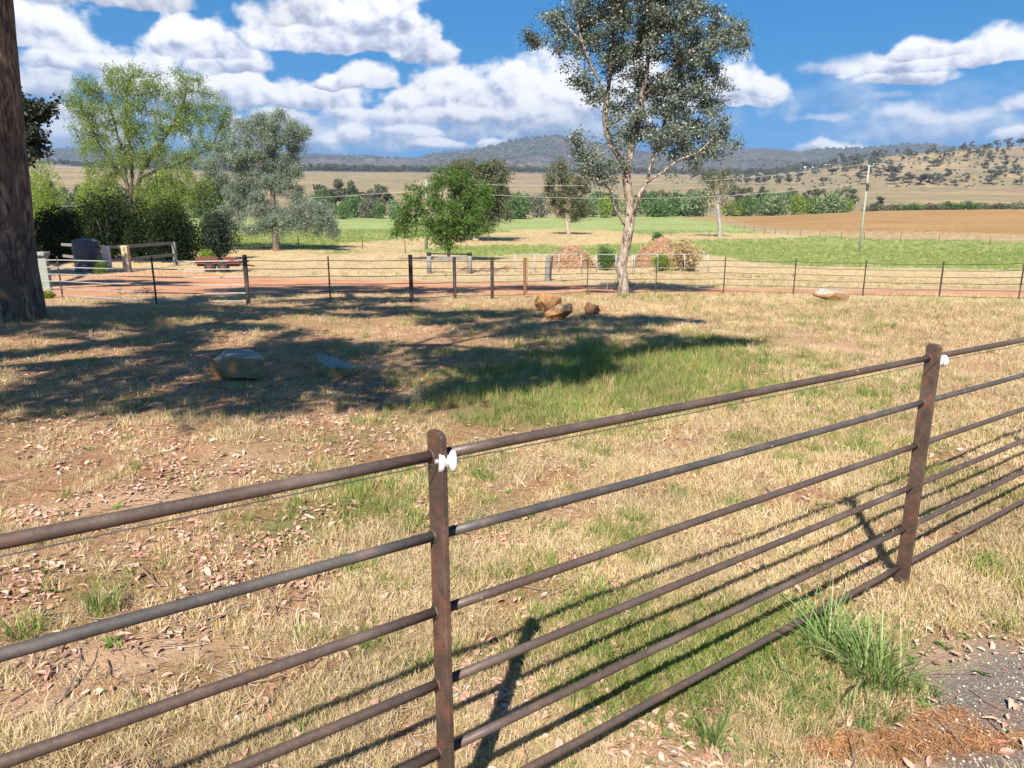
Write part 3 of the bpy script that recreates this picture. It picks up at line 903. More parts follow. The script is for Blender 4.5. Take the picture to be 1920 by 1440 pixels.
def tree_mesh(P, par, r, ch, m_thick=12, minr=0.0, flare=None):
    mb = MB(); done = set(); stack = [0]
    while stack:
        s = stack.pop(); chain = [s] if par[s] < 0 else [par[s], s]
        cur = s
        while ch[cur]:
            c = max(ch[cur], key=lambda q: r[q])
            for o in ch[cur]:
                if o != c: stack.append(o)
            chain.append(c); cur = c
        rr = np.array([r[q] for q in chain])
        if par[s] >= 0: rr[0] = min(rr[0], rr[1] * 1.15)
        if rr.max() < minr: continue
        pts = P[chain]
        if flare and par[s] < 0:
            d = np.linalg.norm(pts - pts[0], axis=1); rr = rr * (1 + flare[0] * np.exp(-d / flare[1]))
        m = m_thick if rr.max() > .08 else (6 if rr.max() > .025 else 4)
        mb.tube(pts, rr, m, True, .06 if m > 6 else 0)
    return mb

def leaves(cent, rng, L=(.06, .1), W=.4, droop=.5, curl=.15, jitter=1.0):
    """diamond leaves at given centres; droop biases their direction downwards"""
    n = len(cent)
    d = rng.normal(size=(n, 3)); d[:, 2] = d[:, 2] * (1 - droop) - droop * 1.3; d /= np.linalg.norm(d, axis=1, keepdims=True)
    s = np.cross(d, rng.normal(size=(n, 3))); s /= np.linalg.norm(s, axis=1, keepdims=True) + 1e-9
    nn = np.cross(d, s)
    l = rng.uniform(L[0], L[1], (n, 1)); w = l * W * rng.uniform(.8, 1.2, (n, 1))
    a = cent; b = cent + d * l * .45 + s * w * .5 + nn * l * curl; c = cent + d * l; e = cent + d * l * .45 - s * w * .5 + nn * l * curl
    V = np.stack([a, b, c, e], 1).reshape(-1, 3)
    i = np.arange(n) * 4
    return V, np.stack([i, i + 1, i + 2, i + 3], -1)

def leafy_nodes(P, par, r, ch, rmax):
    return np.array([i for i in range(len(P)) if r[i] <= rmax and i > 3])

def make_tree(name, label, seeds, blobs, natt, step, rng, r_base, r_tip, bark, leafm, nleaf, L, W=.4, droop=.5,
              spread=.18, rleaf=None, infl=None, kill=None, bias=(0, 0, .05), group=None, flare=(.5, .5), strands=None, cat='tree', crown_name='crown', minr=0, expo=2.4, clump=1.0):
    infl = infl or step * 6; kill = kill or step * 1.7
    P, par = grow(seeds, blobs, natt, step, infl, kill, rng, bias=bias)
    r, ch = radii(P, par, r_tip, r_base, expo)
    base = P[0].copy()
    Q = P - base
    root = empty(name, tuple(base)); tag(root, label, cat, group)
    mb = tree_mesh(Q, par, r, ch, 14, minr, flare); mb.build('trunk', bark, root, True)
    idx = leafy_nodes(Q, par, r, ch, rleaf or r_tip * 2.2)
    if nleaf > 0 and len(idx):
        # leaves hang in clumps along the outer twigs; weight by a noise so some twigs are bare
        wt = .25 + clump * rng.random(len(idx)) ** 2.5; wt /= wt.sum()
        pick = rng.choice(idx, nleaf, p=wt)
        c = Q[pick] + rng.normal(0, spread, (nleaf, 3)) * np.array([1, 1, .8])
        V, F = leaves(c, rng, L, W, droop)
        Vs, Fs, off = [V], [F], len(V)
        if strands:
            ns, ln, lw = strands
            tips = rng.choice(idx, ns)
            for t in tips:
                k = rng.integers(5, 14); ll = rng.uniform(*ln)
                p0 = Q[t] + rng.normal(0, .12, 3); sway = rng.normal(0, .10, 2) + np.array([.10, 0])
                z = np.linspace(0, ll, k * 3)
                pts = p0 + np.stack([sway[0] * z, sway[1] * z, -z], -1) + rng.normal(0, .035, (len(z), 3))
                v, f = leaves(pts, rng, lw, .22, .8)
                Vs.append(v); Fs.append(f + off); off += len(v)
        me = mesh_np(crown_name, np.concatenate(Vs), np.concatenate(Fs))
        obj(crown_name, me, leafm, root)
    return root

def P3(pts, Y): return [at(p[0], p[1], Y + (p[2] if len(p) > 2 else 0)) for p in pts]
def B3(bl, Y):
    out = []
    for b in bl:
        px, py, rx, ry = b[:4]; dY = b[4] if len(b) > 4 else 0; rd = b[5] if len(b) > 5 else None
        c = at(px, py, Y + dY); k = mpp(Y)
        out.append((c[0], c[1], c[2], rx * k, rd if rd else (rx + ry) / 2 * k, ry * k, (rx * ry) * (b[6] if len(b) > 6 else 1.0)))
    return out

BK_GUM = bark_mat('gum_bark', ((.50, .40, .32), (.38, .29, .23), (.56, .47, .39)), (5, 5, 1.4), (.045, .033, .028), .75)
BK_MAIN = bark_mat('peeling_gum_bark', ((.42, .34, .28), (.31, .24, .19), (.48, .41, .35)), (4, 4, 1.6), (.045, .032, .026), 1.0)
BK_PINK = bark_mat('smooth_gum_bark', ((.46, .33, .25), (.36, .25, .19), (.52, .40, .31)), (3, 3, .8), (.05, .035, .03), .3)
BK_DARK = bark_mat('dark_bark', ((.10, .075, .055), (.16, .12, .09), (.21, .165, .125)), (8, 8, 1.5))
BK_WILLOW = bark_mat('willow_bark', ((.06, .045, .035), (.09, .068, .05), (.13, .10, .08)), (8, 8, 1.5))
BK_GREY = bark_mat('grey_bark', ((.26, .22, .18), (.18, .15, .12), (.34, .30, .26)), (8, 8, 1.5))
BK_DEAD = bark_mat('bleached_wood', ((.36, .33, .30), (.25, .225, .20), (.44, .41, .38)), (4, 4, .8), (.12, .10, .09), .3)
BK_BIG = bark_mat('big_gum_bark', ((.24, .155, .105), (.13, .09, .07), (.36, .24, .165)), (3.2, 3.2, .8), (.045, .035, .03), .8, 1.0)
LF_GUM = leaf_mat('gum_leaf', [(0, (.060, .085, .065)), (.45, (.115, .145, .112)), (.8, (.19, .22, .17)), (1, (.29, .31, .25))], .22, .42, (1.0, 1.1, .6), spec=.6)
LF_WILLOW = leaf_mat('willow_leaf', [(0, (.11, .17, .035)), (.5, (.19, .26, .065)), (1, (.31, .36, .12))], .45)
LF_SILVER = leaf_mat('silver_leaf', [(0, (.10, .135, .095)), (.5, (.19, .235, .185)), (1, (.36, .41, .35))], .25)
LF_GREEN = leaf_mat('green_leaf', [(0, (.050, .105, .018)), (.5, (.088, .165, .028)), (1, (.17, .27, .06))], .4)
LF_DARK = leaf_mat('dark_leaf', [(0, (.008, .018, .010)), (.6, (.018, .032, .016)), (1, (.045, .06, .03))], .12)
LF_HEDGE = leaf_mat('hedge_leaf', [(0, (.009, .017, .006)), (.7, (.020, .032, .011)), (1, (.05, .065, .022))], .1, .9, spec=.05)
LF_OLIVE = leaf_mat('olive_leaf', [(0, (.060, .075, .030)), (.5, (.10, .115, .050)), (1, (.17, .16, .08))], .25)
LF_LIME = leaf_mat('lime_leaf', [(0, (.15, .22, .03)), (.5, (.24, .32, .05)), (1, (.38, .44, .12))], .5)
LF_BUSH = leaf_mat('bush_leaf', [(0, (.055, .11, .025)), (.5, (.09, .17, .04)), (1, (.17, .25, .09))], .35)
LF_PALEB = leaf_mat('pale_bush_leaf', [(0, (.11, .17, .07)), (.5, (.18, .25, .11)), (1, (.28, .36, .20))], .35)
LF_HILL = leaf_mat('hill_leaf', [(0, (.075, .085, .05)), (.5, (.12, .125, .075)), (1, (.19, .18, .115))], .15)
LF_STRAW = leaf_mat('straw_leaf', [(0, (.25, .16, .08)), (.5, (.42, .30, .15)), (1, (.58, .46, .28))], .2)

def big_left_gum():
    b = place(6, 600); Y = b[1]; k = Y / 1420
    pts = [(0, 606), (-2, 560), (-6, 500), (-10, 420), (-14, 330), (-20, 230), (-30, 120), (-42, 0), (-60, -180), (-90, -380), (-110, -560)]
    rad = np.array([84, 74, 67, 62, 58, 54, 51, 50, 46, 36, 26]) * k
    C0 = np.array([at(px, py, Y) for px, py in pts]); C0[:, 2] -= C0[0, 2] - (float(terrain(b[0], b[1])) - .15)
    root = empty('gum_tree', tuple(C0[0])); tag(root, 'massive shaded gum trunk with patchy bark cut by the left edge', 'tree')
    Q = C0 - C0[0]
    # dense, lumpy trunk
    t = np.linspace(0, len(Q) - 1, 90); ci = np.stack([np.interp(t, np.arange(len(Q)), Q[:, a]) for a in range(3)], -1)
    ri = np.interp(t, np.arange(len(Q)), rad); m = 48
    ang = np.arange(m) / m * 2 * math.pi
    A_, T_ = np.meshgrid(ang, ci[:, 2])
    lump = 1 + .09 * (fbm(np.cos(A_) * 2 + T_ * .25 + 9, np.sin(A_) * 2 + T_ * .3, 3, 3) - .5) * 2 + .05 * np.cos(A_ * 5 + T_ * .4) * np.exp(-T_ * 1.2) + .02 * (fbm(A_ * 6, T_ * 2, 5, 3) - .5)
    V = np.stack([ci[:, None, 0] + ri[:, None] * lump * np.cos(A_), ci[:, None, 1] + ri[:, None] * lump * np.sin(A_), ci[:, None, 2] + 0 * A_], -1).reshape(-1, 3)
    i, j = np.meshgrid(np.arange(89), np.arange(m), indexing='ij')
    F = np.stack([i * m + j, i * m + (j + 1) % m, (i + 1) * m + (j + 1) % m, (i + 1) * m + j], -1).reshape(-1, 4)
    obj('trunk', mesh_np('trunk', V, F, True), BK_BIG, root)
    # limbs and crown above and beyond the frame
    top = C0[-1]; rng = np.random.default_rng(12)
    # lower limbs spread towards the road; the crown is what shades it
    blobs = []
    for (sx, sy, h, rx, ry, rz, w) in SH_FAR:
        c = place(sx, sy); off = h * .976 / math.tan(math.radians(SUN_EL)) , h
        cx = c[0] - math.sin(math.radians(SUN_AZ - 180)) * h; cy = c[1] - math.cos(math.radians(SUN_AZ - 180)) * h
        blobs.append((cx, cy, c[2] + h, rx, ry, rz, w))
    P, par = grow([[top, top + np.array([.3, .8, 1.2]), top + np.array([.8, 1.6, 2.2])]], blobs, 420, .35, 2.4, .6, rng, 140)
    r, ch = radii(P, par, .012, .30)
    tree_mesh(P - C0[0], par, r, ch, 8, 0).build('limb', BK_BIG, root, True)
    idx = leafy_nodes(P, par, r, ch, .03); n = 26000
    c = P[rng.choice(idx, n)] - C0[0] + rng.normal(0, .28, (n, 3)); V, F = leaves(c, rng, (.16, .26), .45, .6)
    obj('crown', mesh_np('crown', V, F), LF_GUM, root)
    return root
# shade patches in the photograph and the height of the boughs that throw them: (px, py, height, rx, ry, rz, weight)
SH_FAR = [(560, 545, 11, 3.4, 2.2, 1.6, 1.2), (760, 545, 10.5, 3.2, 2.0, 1.5, 1.2), (980, 542, 10.5, 2.8, 1.6, 1.2, .8), (660, 562, 9, 2.6, 1.6, 1.2, .7), (330, 590, 8.5, 2.6, 1.2, 1.2, .7)]
big_left_gum()

SH_NEAR = [(480, 690, 7.6, .9, .4, .5, .8), (570, 690, 7.6, 1.0, .5, .5, 1.0), (260, 640, 8, 1.6, .5, .6, 1.0), (400, 620, 8.5, 1.8, .5, .7, 1.0), (150, 735, 7.3, 1.2, .25, .35, .6), (120, 590, 9.5, 3.2, 1.9, 1.4, 3.0), (40, 610, 9, 2.6, 1.5, 1.3, 2.4), (200, 620, 9, 2.2, .9, 1.0, 1.4), (330, 585, 9.0, 2.8, 1.4, 1.2, 2.0), (620, 580, 9.5, 2.8, 1.5, 1.3, 1.1), (850, 590, 9.5, 2.6, 1.5, 1.2, 1.1),
           (1020, 620, 9, 2.0, 1.2, 1.1, 1.2), (1200, 600, 9, 1.6, 1.0, .9, .9), (620, 650, 8, 1.8, .9, .8, .9), (800, 670, 8, 1.5, .9, .8, 1.2), (960, 665, 8, 1.3, .8, .8, 1.3),
           (1120, 650, 8, 1.2, .9, .8, 1.2), (1270, 640, 8, 1.0, .75, .7, 1.1), (1370, 642, 8, .6, .35, .4, .35), (1060, 700, 7.5, 1.0, .55, .6, 1.1), (900, 715, 7.5, 1.0, .55, .6, 1.1),
           (700, 705, 7.5, 1.0, .6, .6, 1.1), (560, 735, 7.2, .8, .45, .5, .7), (720, 752, 7, .8, .35, .4, .7), (470, 665, 7.5, .9, .4, .5, .5), (180, 690, 7.5, 1.0, .22, .3, .35),
           (320, 770, 7, .8, .2, .3, .4), (100, 770, 7, .8, .18, .3, .35), (60, 660, 7.5, 1.0, .25, .3, .4), (300, 640, 7.5, 1.0, .25, .3, .4), (480, 780, 6.8, .6, .2, .3, .4)]
def behind_gum():
    rng = np.random.default_rng(33); a = math.radians(SUN_AZ - 180); blobs = []
    for (sx, sy, h, rx, ry, rz, w) in SH_NEAR:
        c = place(sx, sy)
        blobs.append((c[0] - math.sin(a) * h, c[1] - math.cos(a) * h, c[2] + h, rx, ry, rz, w))
    tb = place(0, 602)
    for (zz, hh) in ((1.5, 8.5), (4, 7.), (6.5, 5.5), (9, 4.5)):
        blobs.append((tb[0] - math.sin(a) * hh, tb[1] - math.cos(a) * hh, tb[2] + zz + hh, 1.7, 1.3, 1.3, 1.3))
    bx, by = -9.0, 1.6; bz = float(terrain(bx, by))
    tr = [(bx, by, bz), (bx + .1, by + .2, bz + 2), (bx + .3, by + .4, bz + 4), (bx + .6, by + .8, bz + 5.8)]
    P, par = grow([tr, [tr[3], (bx + 3.2, by + 1.2, bz + 7.2), (bx + 6.2, by + 1.0, bz + 8.0)], [tr[3], (bx + 1.6, by + 4, bz + 8.0), (bx + 2.6, by + 5.5, bz + 9.0)]], blobs, 1400, .26, 1.7, .42, rng, 170)
    r, ch = radii(P, par, .010, .30)
    root = empty('gum_tree', (bx, by, bz)); tag(root, 'spreading gum behind the viewpoint, known by the long bough shadows it throws on the lawn', 'tree')
    o = np.array([bx, by, bz])
    tree_mesh(P - o, par, r, ch, 12).build('trunk', BK_GUM, root, True)
    idx = leafy_nodes(P, par, r, ch, .022); n = 80000
    c = P[rng.choice(idx, n)] - o + rng.normal(0, .17, (n, 3)); V, F = leaves(c, rng, (.13, .20), .45, .55)
    obj('crown', mesh_np('crown', V, F), LF_GUM, root)
behind_gum()

def left_shade_gum():
    rng = np.random.default_rng(71); a = math.radians(SUN_AZ - 180); blobs = []
    for (px, py, zz, h, rx) in ((150, 512, 0, 12, 3.2), (110, 510, 1, 12, 3.0), (60, 535, 0, 12, 3.0), (150, 530, 0, 12, 3.0), (90, 492, 3, 10, 3.4), (130, 492, 2, 11, 2.6), (20, 500, 3, 10, 3.0)):
        c = place(px, py); blobs.append((c[0] - math.sin(a) * h, c[1] - math.cos(a) * h, c[2] + zz + h, rx, 1.8, 1.4, 1.0))
    bx, by = -33., 30.; bz = float(terrain(bx, by))
    P, par = grow([[(bx, by, bz), (bx + .3, by, bz + 3), (bx + 1, by + 1, bz + 6), (bx + 3, by + 3, bz + 8.5)]], blobs, 520, .45, 3.2, .8, rng, 150)
    r, ch = radii(P, par, .02, .42); root = empty('gum_tree', (bx, by, bz)); o = np.array([bx, by, bz])
    tag(root, 'tall gum outside the left edge that shades the water tank and the dark hedge', 'tree')
    tree_mesh(P - o, par, r, ch, 10).build('trunk', BK_GUM, root, True)
    idx = leafy_nodes(P, par, r, ch, .05); n = 24000
    c = P[rng.choice(idx, n)] - o + rng.normal(0, .32, (n, 3)); V, F = leaves(c, rng, (.26, .42), .45, .5)
    obj('crown', mesh_np('crown', V, F), LF_GUM, root)
left_shade_gum()

def main_gum():
    Y = place(1170, 556)[1]; rng = np.random.default_rng(5)
    seeds = [P3([(1170, 560), (1168, 530), (1165, 500), (1172, 470), (1178, 435), (1182, 400), (1180, 375), (1176, 345), (1174, 318), (1166, 300), (1148, 276), (1138, 250), (1134, 222), (1136, 198), (1140, 170), (1144, 140), (1146, 100, .2), (1150, 50, .3), (1152, 0, .4), (1156, -50, .4)], Y),
             P3([(1182, 408), (1192, 385, -.2), (1200, 362, -.3), (1210, 345, -.3), (1222, 335, -.4), (1240, 325, -.5), (1258, 310, -.6), (1280, 297, -.7), (1310, 285, -.7), (1335, 262, -.7)], Y),
             P3([(1212, 343, -.3), (1218, 318, .2), (1226, 296, .4), (1236, 262, .6), (1250, 215, .6), (1265, 150, .8)], Y),
             P3([(1175, 325), (1180, 298, .3), (1190, 262, .4), (1200, 215, .3), (1204, 180, .2), (1212, 140), (1216, 90), (1220, 30), (1226, -40)], Y),
             P3([(1204, 185, .2), (1222, 165, .1), (1246, 140, -.2), (1290, 100, -.3), (1335, 70, -.3)], Y),
             P3([(1172, 425), (1160, 405, -.2), (1148, 380, -.3), (1143, 355, -.4), (1120, 330, -.5), (1105, 300, -.5)], Y),
             P3([(1136, 180), (1122, 150, -.2), (1104, 115, -.3), (1092, 80, -.3), (1082, 40, -.3), (1072, -5, -.3)], Y),
             P3([(1140, 200), (1120, 170, -.4), (1096, 150, -.5), (1085, 125, -.5)], Y),
             P3([(1092, 80, -.3), (1065, 50, -.2), (1040, 35, 0)], Y)]
    bl = [(1170, 20, 100, 75, 0, 2.0, 1.1), (1250, 30, 80, 75, 0, 1.8, 1.1), (1030, 48, 50, 45, 0, .7), (1075, 85, 40, 40, 0, .7), (1085, 20, 60, 45, 0, 1.0), (1320, 70, 62, 62, 0, 1.2), (1372, 70, 36, 48, 0, .7), (1290, 130, 62, 50, 0, 1.1),
          (1200, 110, 80, 60, 0, 1.5), (1230, 180, 70, 45, 0, 1.2), (1300, 190, 70, 44, 0, 1.0, 1.4), (1345, 165, 34, 30, 0, .5, 1.5), (1230, 250, 74, 42, -.2, 1.1, 1.6), (1305, 240, 68, 40, 0, 1.0, 1.8), (1362, 262, 42, 22, -.3, .6, 2.2), (1325, 284, 46, 18, -.4, .5, 2.0), (1175, 225, 50, 36, 0, .7, 1.4),
          (1112, 300, 48, 38, -.5, .7, 2.0), (1088, 270, 34, 22, -.5, .4, 2.2), (1135, 328, 34, 26, -.5, .4, 2.2), (1285, 335, 26, 18, -.4, .3, 1.2), (1090, 140, 30, 24, -.4, .5), (1060, 130, 22, 18, -.3, .4), (1110, 180, 22, 22, -.2, .5), (1170, -60, 100, 60, 0, 1.8), (1260, -50, 70, 50, 0, 1.4)]
    make_tree('gum_tree', 'tall grey-leaved gum with peeling mottled trunk standing at the fence by the road', seeds, B3(bl, Y), 1900, .17, rng, .145, .0055, BK_MAIN, LF_GUM, 76000, (.055, .105), .52, .45,
              spread=.115, rleaf=.015, infl=1.3, kill=.26, flare=(.25, .5), clump=9.0)
main_gum()

def willow():
    Y = 56.; rng = np.random.default_rng(8); k = mpp(Y)
    b = place(255, 474); Y = b[1]
    seeds = [P3([(256, 476), (252, 430), (250, 400), (246, 375), (238, 340), (232, 300), (222, 262), (212, 220), (200, 190)], Y),
             P3([(250, 395), (256, 360), (264, 325), (280, 300), (300, 270), (320, 240), (340, 205), (350, 170)], Y),
             P3([(246, 372), (248, 330), (244, 290), (240, 250), (236, 200), (240, 160)], Y),
             P3([(238, 345), (218, 315), (198, 290), (180, 260), (168, 225)], Y),
             P3([(262, 335), (290, 320), (330, 308), (370, 290), (400, 270)], Y),
             P3([(232, 420), (222, 385), (212, 350), (205, 320)], Y)]
    bl = [(225, 150, 50, 34, 0, 1.6), (275, 165, 46, 30, 0, 1.5), (345, 165, 40, 40, 0, 1.3), (170, 180, 42, 40, 0, 1.4), (130, 195, 26, 28, 0, .8), (395, 205, 40, 32, 0, 1.2), (330, 220, 50, 40, 0, 1.5), (240, 225, 60, 45, 0, 1.8), (180, 250, 50, 40, 0, 1.4), (390, 260, 40, 30, 0, 1.0), (330, 285, 60, 28, 0, 1.2), (250, 290, 70, 36, 0, 1.5), (200, 320, 45, 30, 0, 1.2), (420, 235, 22, 24, 0, .6), (350, 350, 60, 40, -1.0, 1.3, .7), (290, 370, 50, 36, -1, 1.2, .5)]
    make_tree('willow_tree', 'airy weeping willow with several leaning trunks rising behind the dark hedge', seeds, B3(bl, Y), 900, .32, rng, .26, .018, BK_WILLOW, LF_WILLOW, 44000, (.13, .25), .27, .75,
              spread=.30, rleaf=.05, infl=2.2, kill=.48, strands=(950, (.5, 2.4), (.12, .22)), flare=(.3, .8), expo=2.2)
willow()

def silver_tree():
    b = place(519, 470); Y = b[1]; rng = np.random.default_rng(9)
    seeds = [P3([(519, 474), (516, 440), (514, 405), (512, 370), (508, 330), (506, 290), (505, 250), (508, 220)], Y),
             P3([(515, 410), (535, 390), (560, 385), (590, 385)], Y), P3([(514, 395), (490, 375), (460, 365), (430, 350)], Y), P3([(510, 345), (535, 310), (548, 270), (552, 240)], Y), P3([(508, 330), (480, 300), (455, 280)], Y), P3([(516, 430), (545, 418), (590, 415), (625, 432)], Y)]
    bl = [(510, 235, 45, 28, 0, 1.6), (470, 250, 36, 30, 0, 1.5), (550, 255, 30, 34, 0, 1.4), (500, 285, 66, 34, 0, 2.0), (440, 300, 42, 40, 0, 1.6), (530, 330, 42, 36, 0, 1.6), (455, 350, 44, 36, 0, 1.6), (400, 320, 24, 30, 0, 1.0), (490, 400, 46, 30, 0, 1.6), (440, 400, 34, 26, 0, 1.2), (570, 400, 50, 32, 0, 1.6), (610, 405, 30, 26, 0, 1.0), (560, 430, 50, 18, 0, 1.4), (615, 436, 24, 8, 0, .6), (470, 432, 40, 10, 0, 1.0), (520, 215, 18, 10, 0, .6)]
    make_tree('poplar_tree', 'wind-blown silvery poplar with grey-green leaves right of the willow', seeds, B3(bl, Y), 1000, .32, rng, .27, .018, BK_DARK, LF_SILVER, 110000, (.09, .18), .38, .2,
              spread=.27, rleaf=.05, infl=2.3, kill=.5, bias=(.12, 0, .1), flare=(.2, .8))
silver_tree()

def green_tree():
    b = place(841, 489); Y = b[1]; rng = np.random.default_rng(10)
    seeds = [P3([(842, 492), (841, 470), (840, 450), (838, 430), (842, 400), (850, 370)], Y), P3([(840, 450), (820, 420), (790, 400), (765, 410)], Y), P3([(840, 448), (865, 415), (890, 400)], Y), P3([(840, 440), (825, 390), (815, 350), (822, 325)], Y)]
    bl = [(850, 340, 42, 30, 0, 1.4), (818, 335, 18, 22, 0, .6), (790, 385, 44, 36, 0, 1.5), (850, 395, 50, 44, 0, 1.8), (895, 380, 32, 40, 0, 1.2), (760, 425, 30, 28, 0, 1.0), (820, 435, 50, 30, 0, 1.5), (880, 430, 46, 26, 0, 1.4), (770, 360, 14, 16, 0, .4), (880, 345, 22, 20, 0, .8), (845, 458, 24, 10, 0, .8), (738, 440, 12, 10, 0, .4)]
    make_tree('walnut_tree', 'bright green leafy young tree standing inside its two-post guard', seeds, B3(bl, Y), 620, .26, rng, .10, .010, BK_DARK, LF_GREEN, 24000, (.10, .20), .5, .3,
              spread=.22, rleaf=.035, infl=1.9, kill=.42, flare=(.2, .4))
green_tree()

def gum_a():
    b = place(893, 452); Y = b[1]; rng = np.random.default_rng(14)
    seeds = [P3([(893, 455), (891, 430), (893, 405), (900, 380), (905, 350), (910, 325)], Y), P3([(892, 425), (915, 395), (930, 365), (935, 340)], Y), P3([(898, 385), (880, 350), (872, 325)], Y)]
    bl = [(880, 315, 40, 20, 0, 3), (925, 320, 34, 24, 0, 3), (905, 350, 45, 30, 0, 3.4), (940, 350, 18, 34, 0, 2), (930, 390, 26, 32, 0, 2.4), (905, 415, 30, 26, 0, 2.4), (860, 340, 20, 24, 0, 2), (870, 400, 22, 26, 0, 2.0)]
    make_tree('gum_tree', 'olive gum with white limbs standing directly behind the bright green young tree', seeds, B3(bl, Y), 420, .5, rng, .38, .03, BK_GUM, LF_OLIVE, 15000, (.22, .42), .45, .5, spread=.42, rleaf=.09, infl=3.4, kill=.8, flare=(.4, .9))
gum_a()
def gum_b():
    b = place(1067, 440); Y = b[1]; rng = np.random.default_rng(15)
    seeds = [P3([(1067, 442), (1063, 420), (1055, 400), (1050, 380), (1052, 350), (1050, 325)], Y), P3([(1065, 425), (1074, 400), (1078, 375), (1080, 355)], Y), P3([(1050, 375), (1035, 350), (1026, 330)], Y)]
    bl = [(1050, 308, 18, 13, 0, 1.6), (1055, 330, 28, 18, 0, 2.2), (1045, 358, 34, 22, 0, 2.6), (1080, 355, 24, 26, 0, 2.2), (1052, 388, 26, 24, 0, 2.2), (1085, 390, 24, 22, 0, 2.0), (1022, 326, 10, 8, 0, .8)]
    make_tree('gum_tree', 'small forked gum with pink trunk on the straw strip left of the tall gum', seeds, B3(bl, Y), 360, .5, rng, .30, .03, BK_PINK, LF_OLIVE, 11000, (.2, .4), .45, .5, spread=.4, rleaf=.09, infl=3.2, kill=.8, flare=(.4, .9))
gum_b()
def dead_gum():
    b = place(1350, 445); Y = b[1]; rng = np.random.default_rng(16)
    seeds = [P3([(1350, 448), (1350, 425), (1347, 400), (1345, 380), (1338, 355), (1332, 335)], Y), P3([(1348, 405), (1335, 390), (1322, 380)], Y), P3([(1346, 385), (1352, 360), (1358, 335), (1362, 322)], Y), P3([(1350, 415), (1360, 402), (1372, 395)], Y)]
    bl = [(1340, 335, 34, 22, 0, 2.4), (1360, 345, 22, 26, 0, 2), (1318, 365, 20, 14, 0, 1.4), (1330, 385, 26, 12, 0, 1.4), (1370, 385, 16, 14, 0, 1), (1350, 322, 26, 10, 0, 1.6)]
    make_tree('dead_tree', 'bleached half-dead gum with a thick hollow trunk on the far straw strip', seeds, B3(bl, Y), 420, .42, rng, .30, .026, BK_DEAD, LF_OLIVE, 1700, (.25, .45), .45, .5, spread=.35, rleaf=.05, infl=3.0, kill=.8, flare=(.5, 1.0))
dead_gum()
def oak_left():
    rng = np.random.default_rng(18); b = place(-60, 548); Y = b[1]
    seeds = [P3([(-60, 552), (-55, 480), (-50, 420), (-40, 360), (-20, 310), (10, 270), (40, 240)], Y), P3([(-50, 415), (-30, 330), (0, 230), (20, 200)], Y), P3([(20, 258), (60, 220), (95, 195)], Y)]
    bl = [(30, 200, 34, 34, 0, 1.0), (60, 215, 26, 24, 0, .7), (95, 193, 20, 9, 0, .35, .7), (50, 265, 40, 30, 0, .9), (45, 290, 26, 12, 0, .6), (-10, 220, 50, 60, 0, 1.2), (0, 290, 40, 30, 0, 1.0), (35, 175, 14, 12, 0, .4)]
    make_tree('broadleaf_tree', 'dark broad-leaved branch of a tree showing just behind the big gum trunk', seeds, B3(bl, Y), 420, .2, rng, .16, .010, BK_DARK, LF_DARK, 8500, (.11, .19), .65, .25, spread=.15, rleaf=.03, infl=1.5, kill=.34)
oak_left()

# ------------------------------------------------------------------ shrubs
def bush_mesh(name, rx, ry, rz, n, rng, L, W=.45, droop=.2, lumps=7, fill=.35, streak=0.0):
    """leaf clusters through an uneven dome resting on the ground (centre of base at the origin)"""
    C0 = []; w = []
    for k in range(lumps):
        a = rng.uniform(0, 2 * math.pi); q = rng.uniform(0, .62)
        C0.append((math.cos(a) * q * rx, math.sin(a) * q * ry, rng.uniform(.22, .74) * rz)); w.append(rng.uniform(.22, .55))
    C0.append((0, 0, rz * .5)); w.append(.55)
    C0 = np.array(C0); w = np.array(w)
    pick = rng.choice(len(C0), n, p=w ** 2 / (w ** 2).sum())
    v = rng.normal(size=(n, 3)); v /= np.linalg.norm(v, axis=1, keepdims=True)
    rr = 1 - fill * rng.random((n, 1)) ** 1.5
    rr *= .82 + .36 * vnoise(v[:, :1] * 3 + pick[:, None], v[:, 1:2] * 3 + v[:, 2:3] * 2, 3)
    c = C0[pick] + v * rr * np.stack([w[pick] * rx, w[pick] * ry, w[pick] * rz], -1)
    c[:, 2] = np.abs(c[:, 2] - .02)
    V, F = leaves(c, rng, L, W, droop)
    return mesh_np(name, V, F)
def stems_mesh(name, rx, rz, rng, n=7, r=.02):
    mb = MB()
    for k in range(n):
        a = rng.uniform(0, 6.28); q = rng.uniform(.2, .6) * rx
        mb.tube([(0, 0, -.1), (math.cos(a) * q * .4, math.sin(a) * q * .4, rz * .35), (math.cos(a) * q, math.sin(a) * q, rz * .8)], [r * 1.6, r * 1.1, r * .5], 5)
    return mb.mesh(name, True)
def shrub(name, label, px, pb, w_px, h_px, leafm, rng, n=5000, L=(.08, .16), W=.45, droop=.2, group=None, depth=1.0, cat='shrub', Y=None, bark=BK_DARK, fill=.35, lumps=7):
    b = place(px, pb) if Y is None else at(px, pb, Y)
    if Y is not None: b[2] = float(terrain(b[0], b[1]))
    k = mpp(b[1]); rx = w_px * k / 2 * 1.1; rz = h_px * k / .98
    root = empty(name, tuple(b)); tag(root, label, cat, group)
    obj('foliage', bush_mesh('foliage', rx, rx * depth, rz, n, rng, L, W, droop, lumps, fill), leafm, root)
    obj('stem', stems_mesh('stem', rx, rz * .8, rng, 7, .012 + rx * .006), bark, root)
    return root
rs = np.random.default_rng(40)
HY = place(200, 492)[1]
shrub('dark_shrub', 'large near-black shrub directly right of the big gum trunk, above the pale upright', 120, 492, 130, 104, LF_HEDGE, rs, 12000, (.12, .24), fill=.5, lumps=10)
shrub('dark_shrub', 'near-black shrub with a domed top behind the two pale fence posts', 205, 491, 150, 120, LF_HEDGE, rs, 12000, (.12, .24), fill=.5, lumps=10)
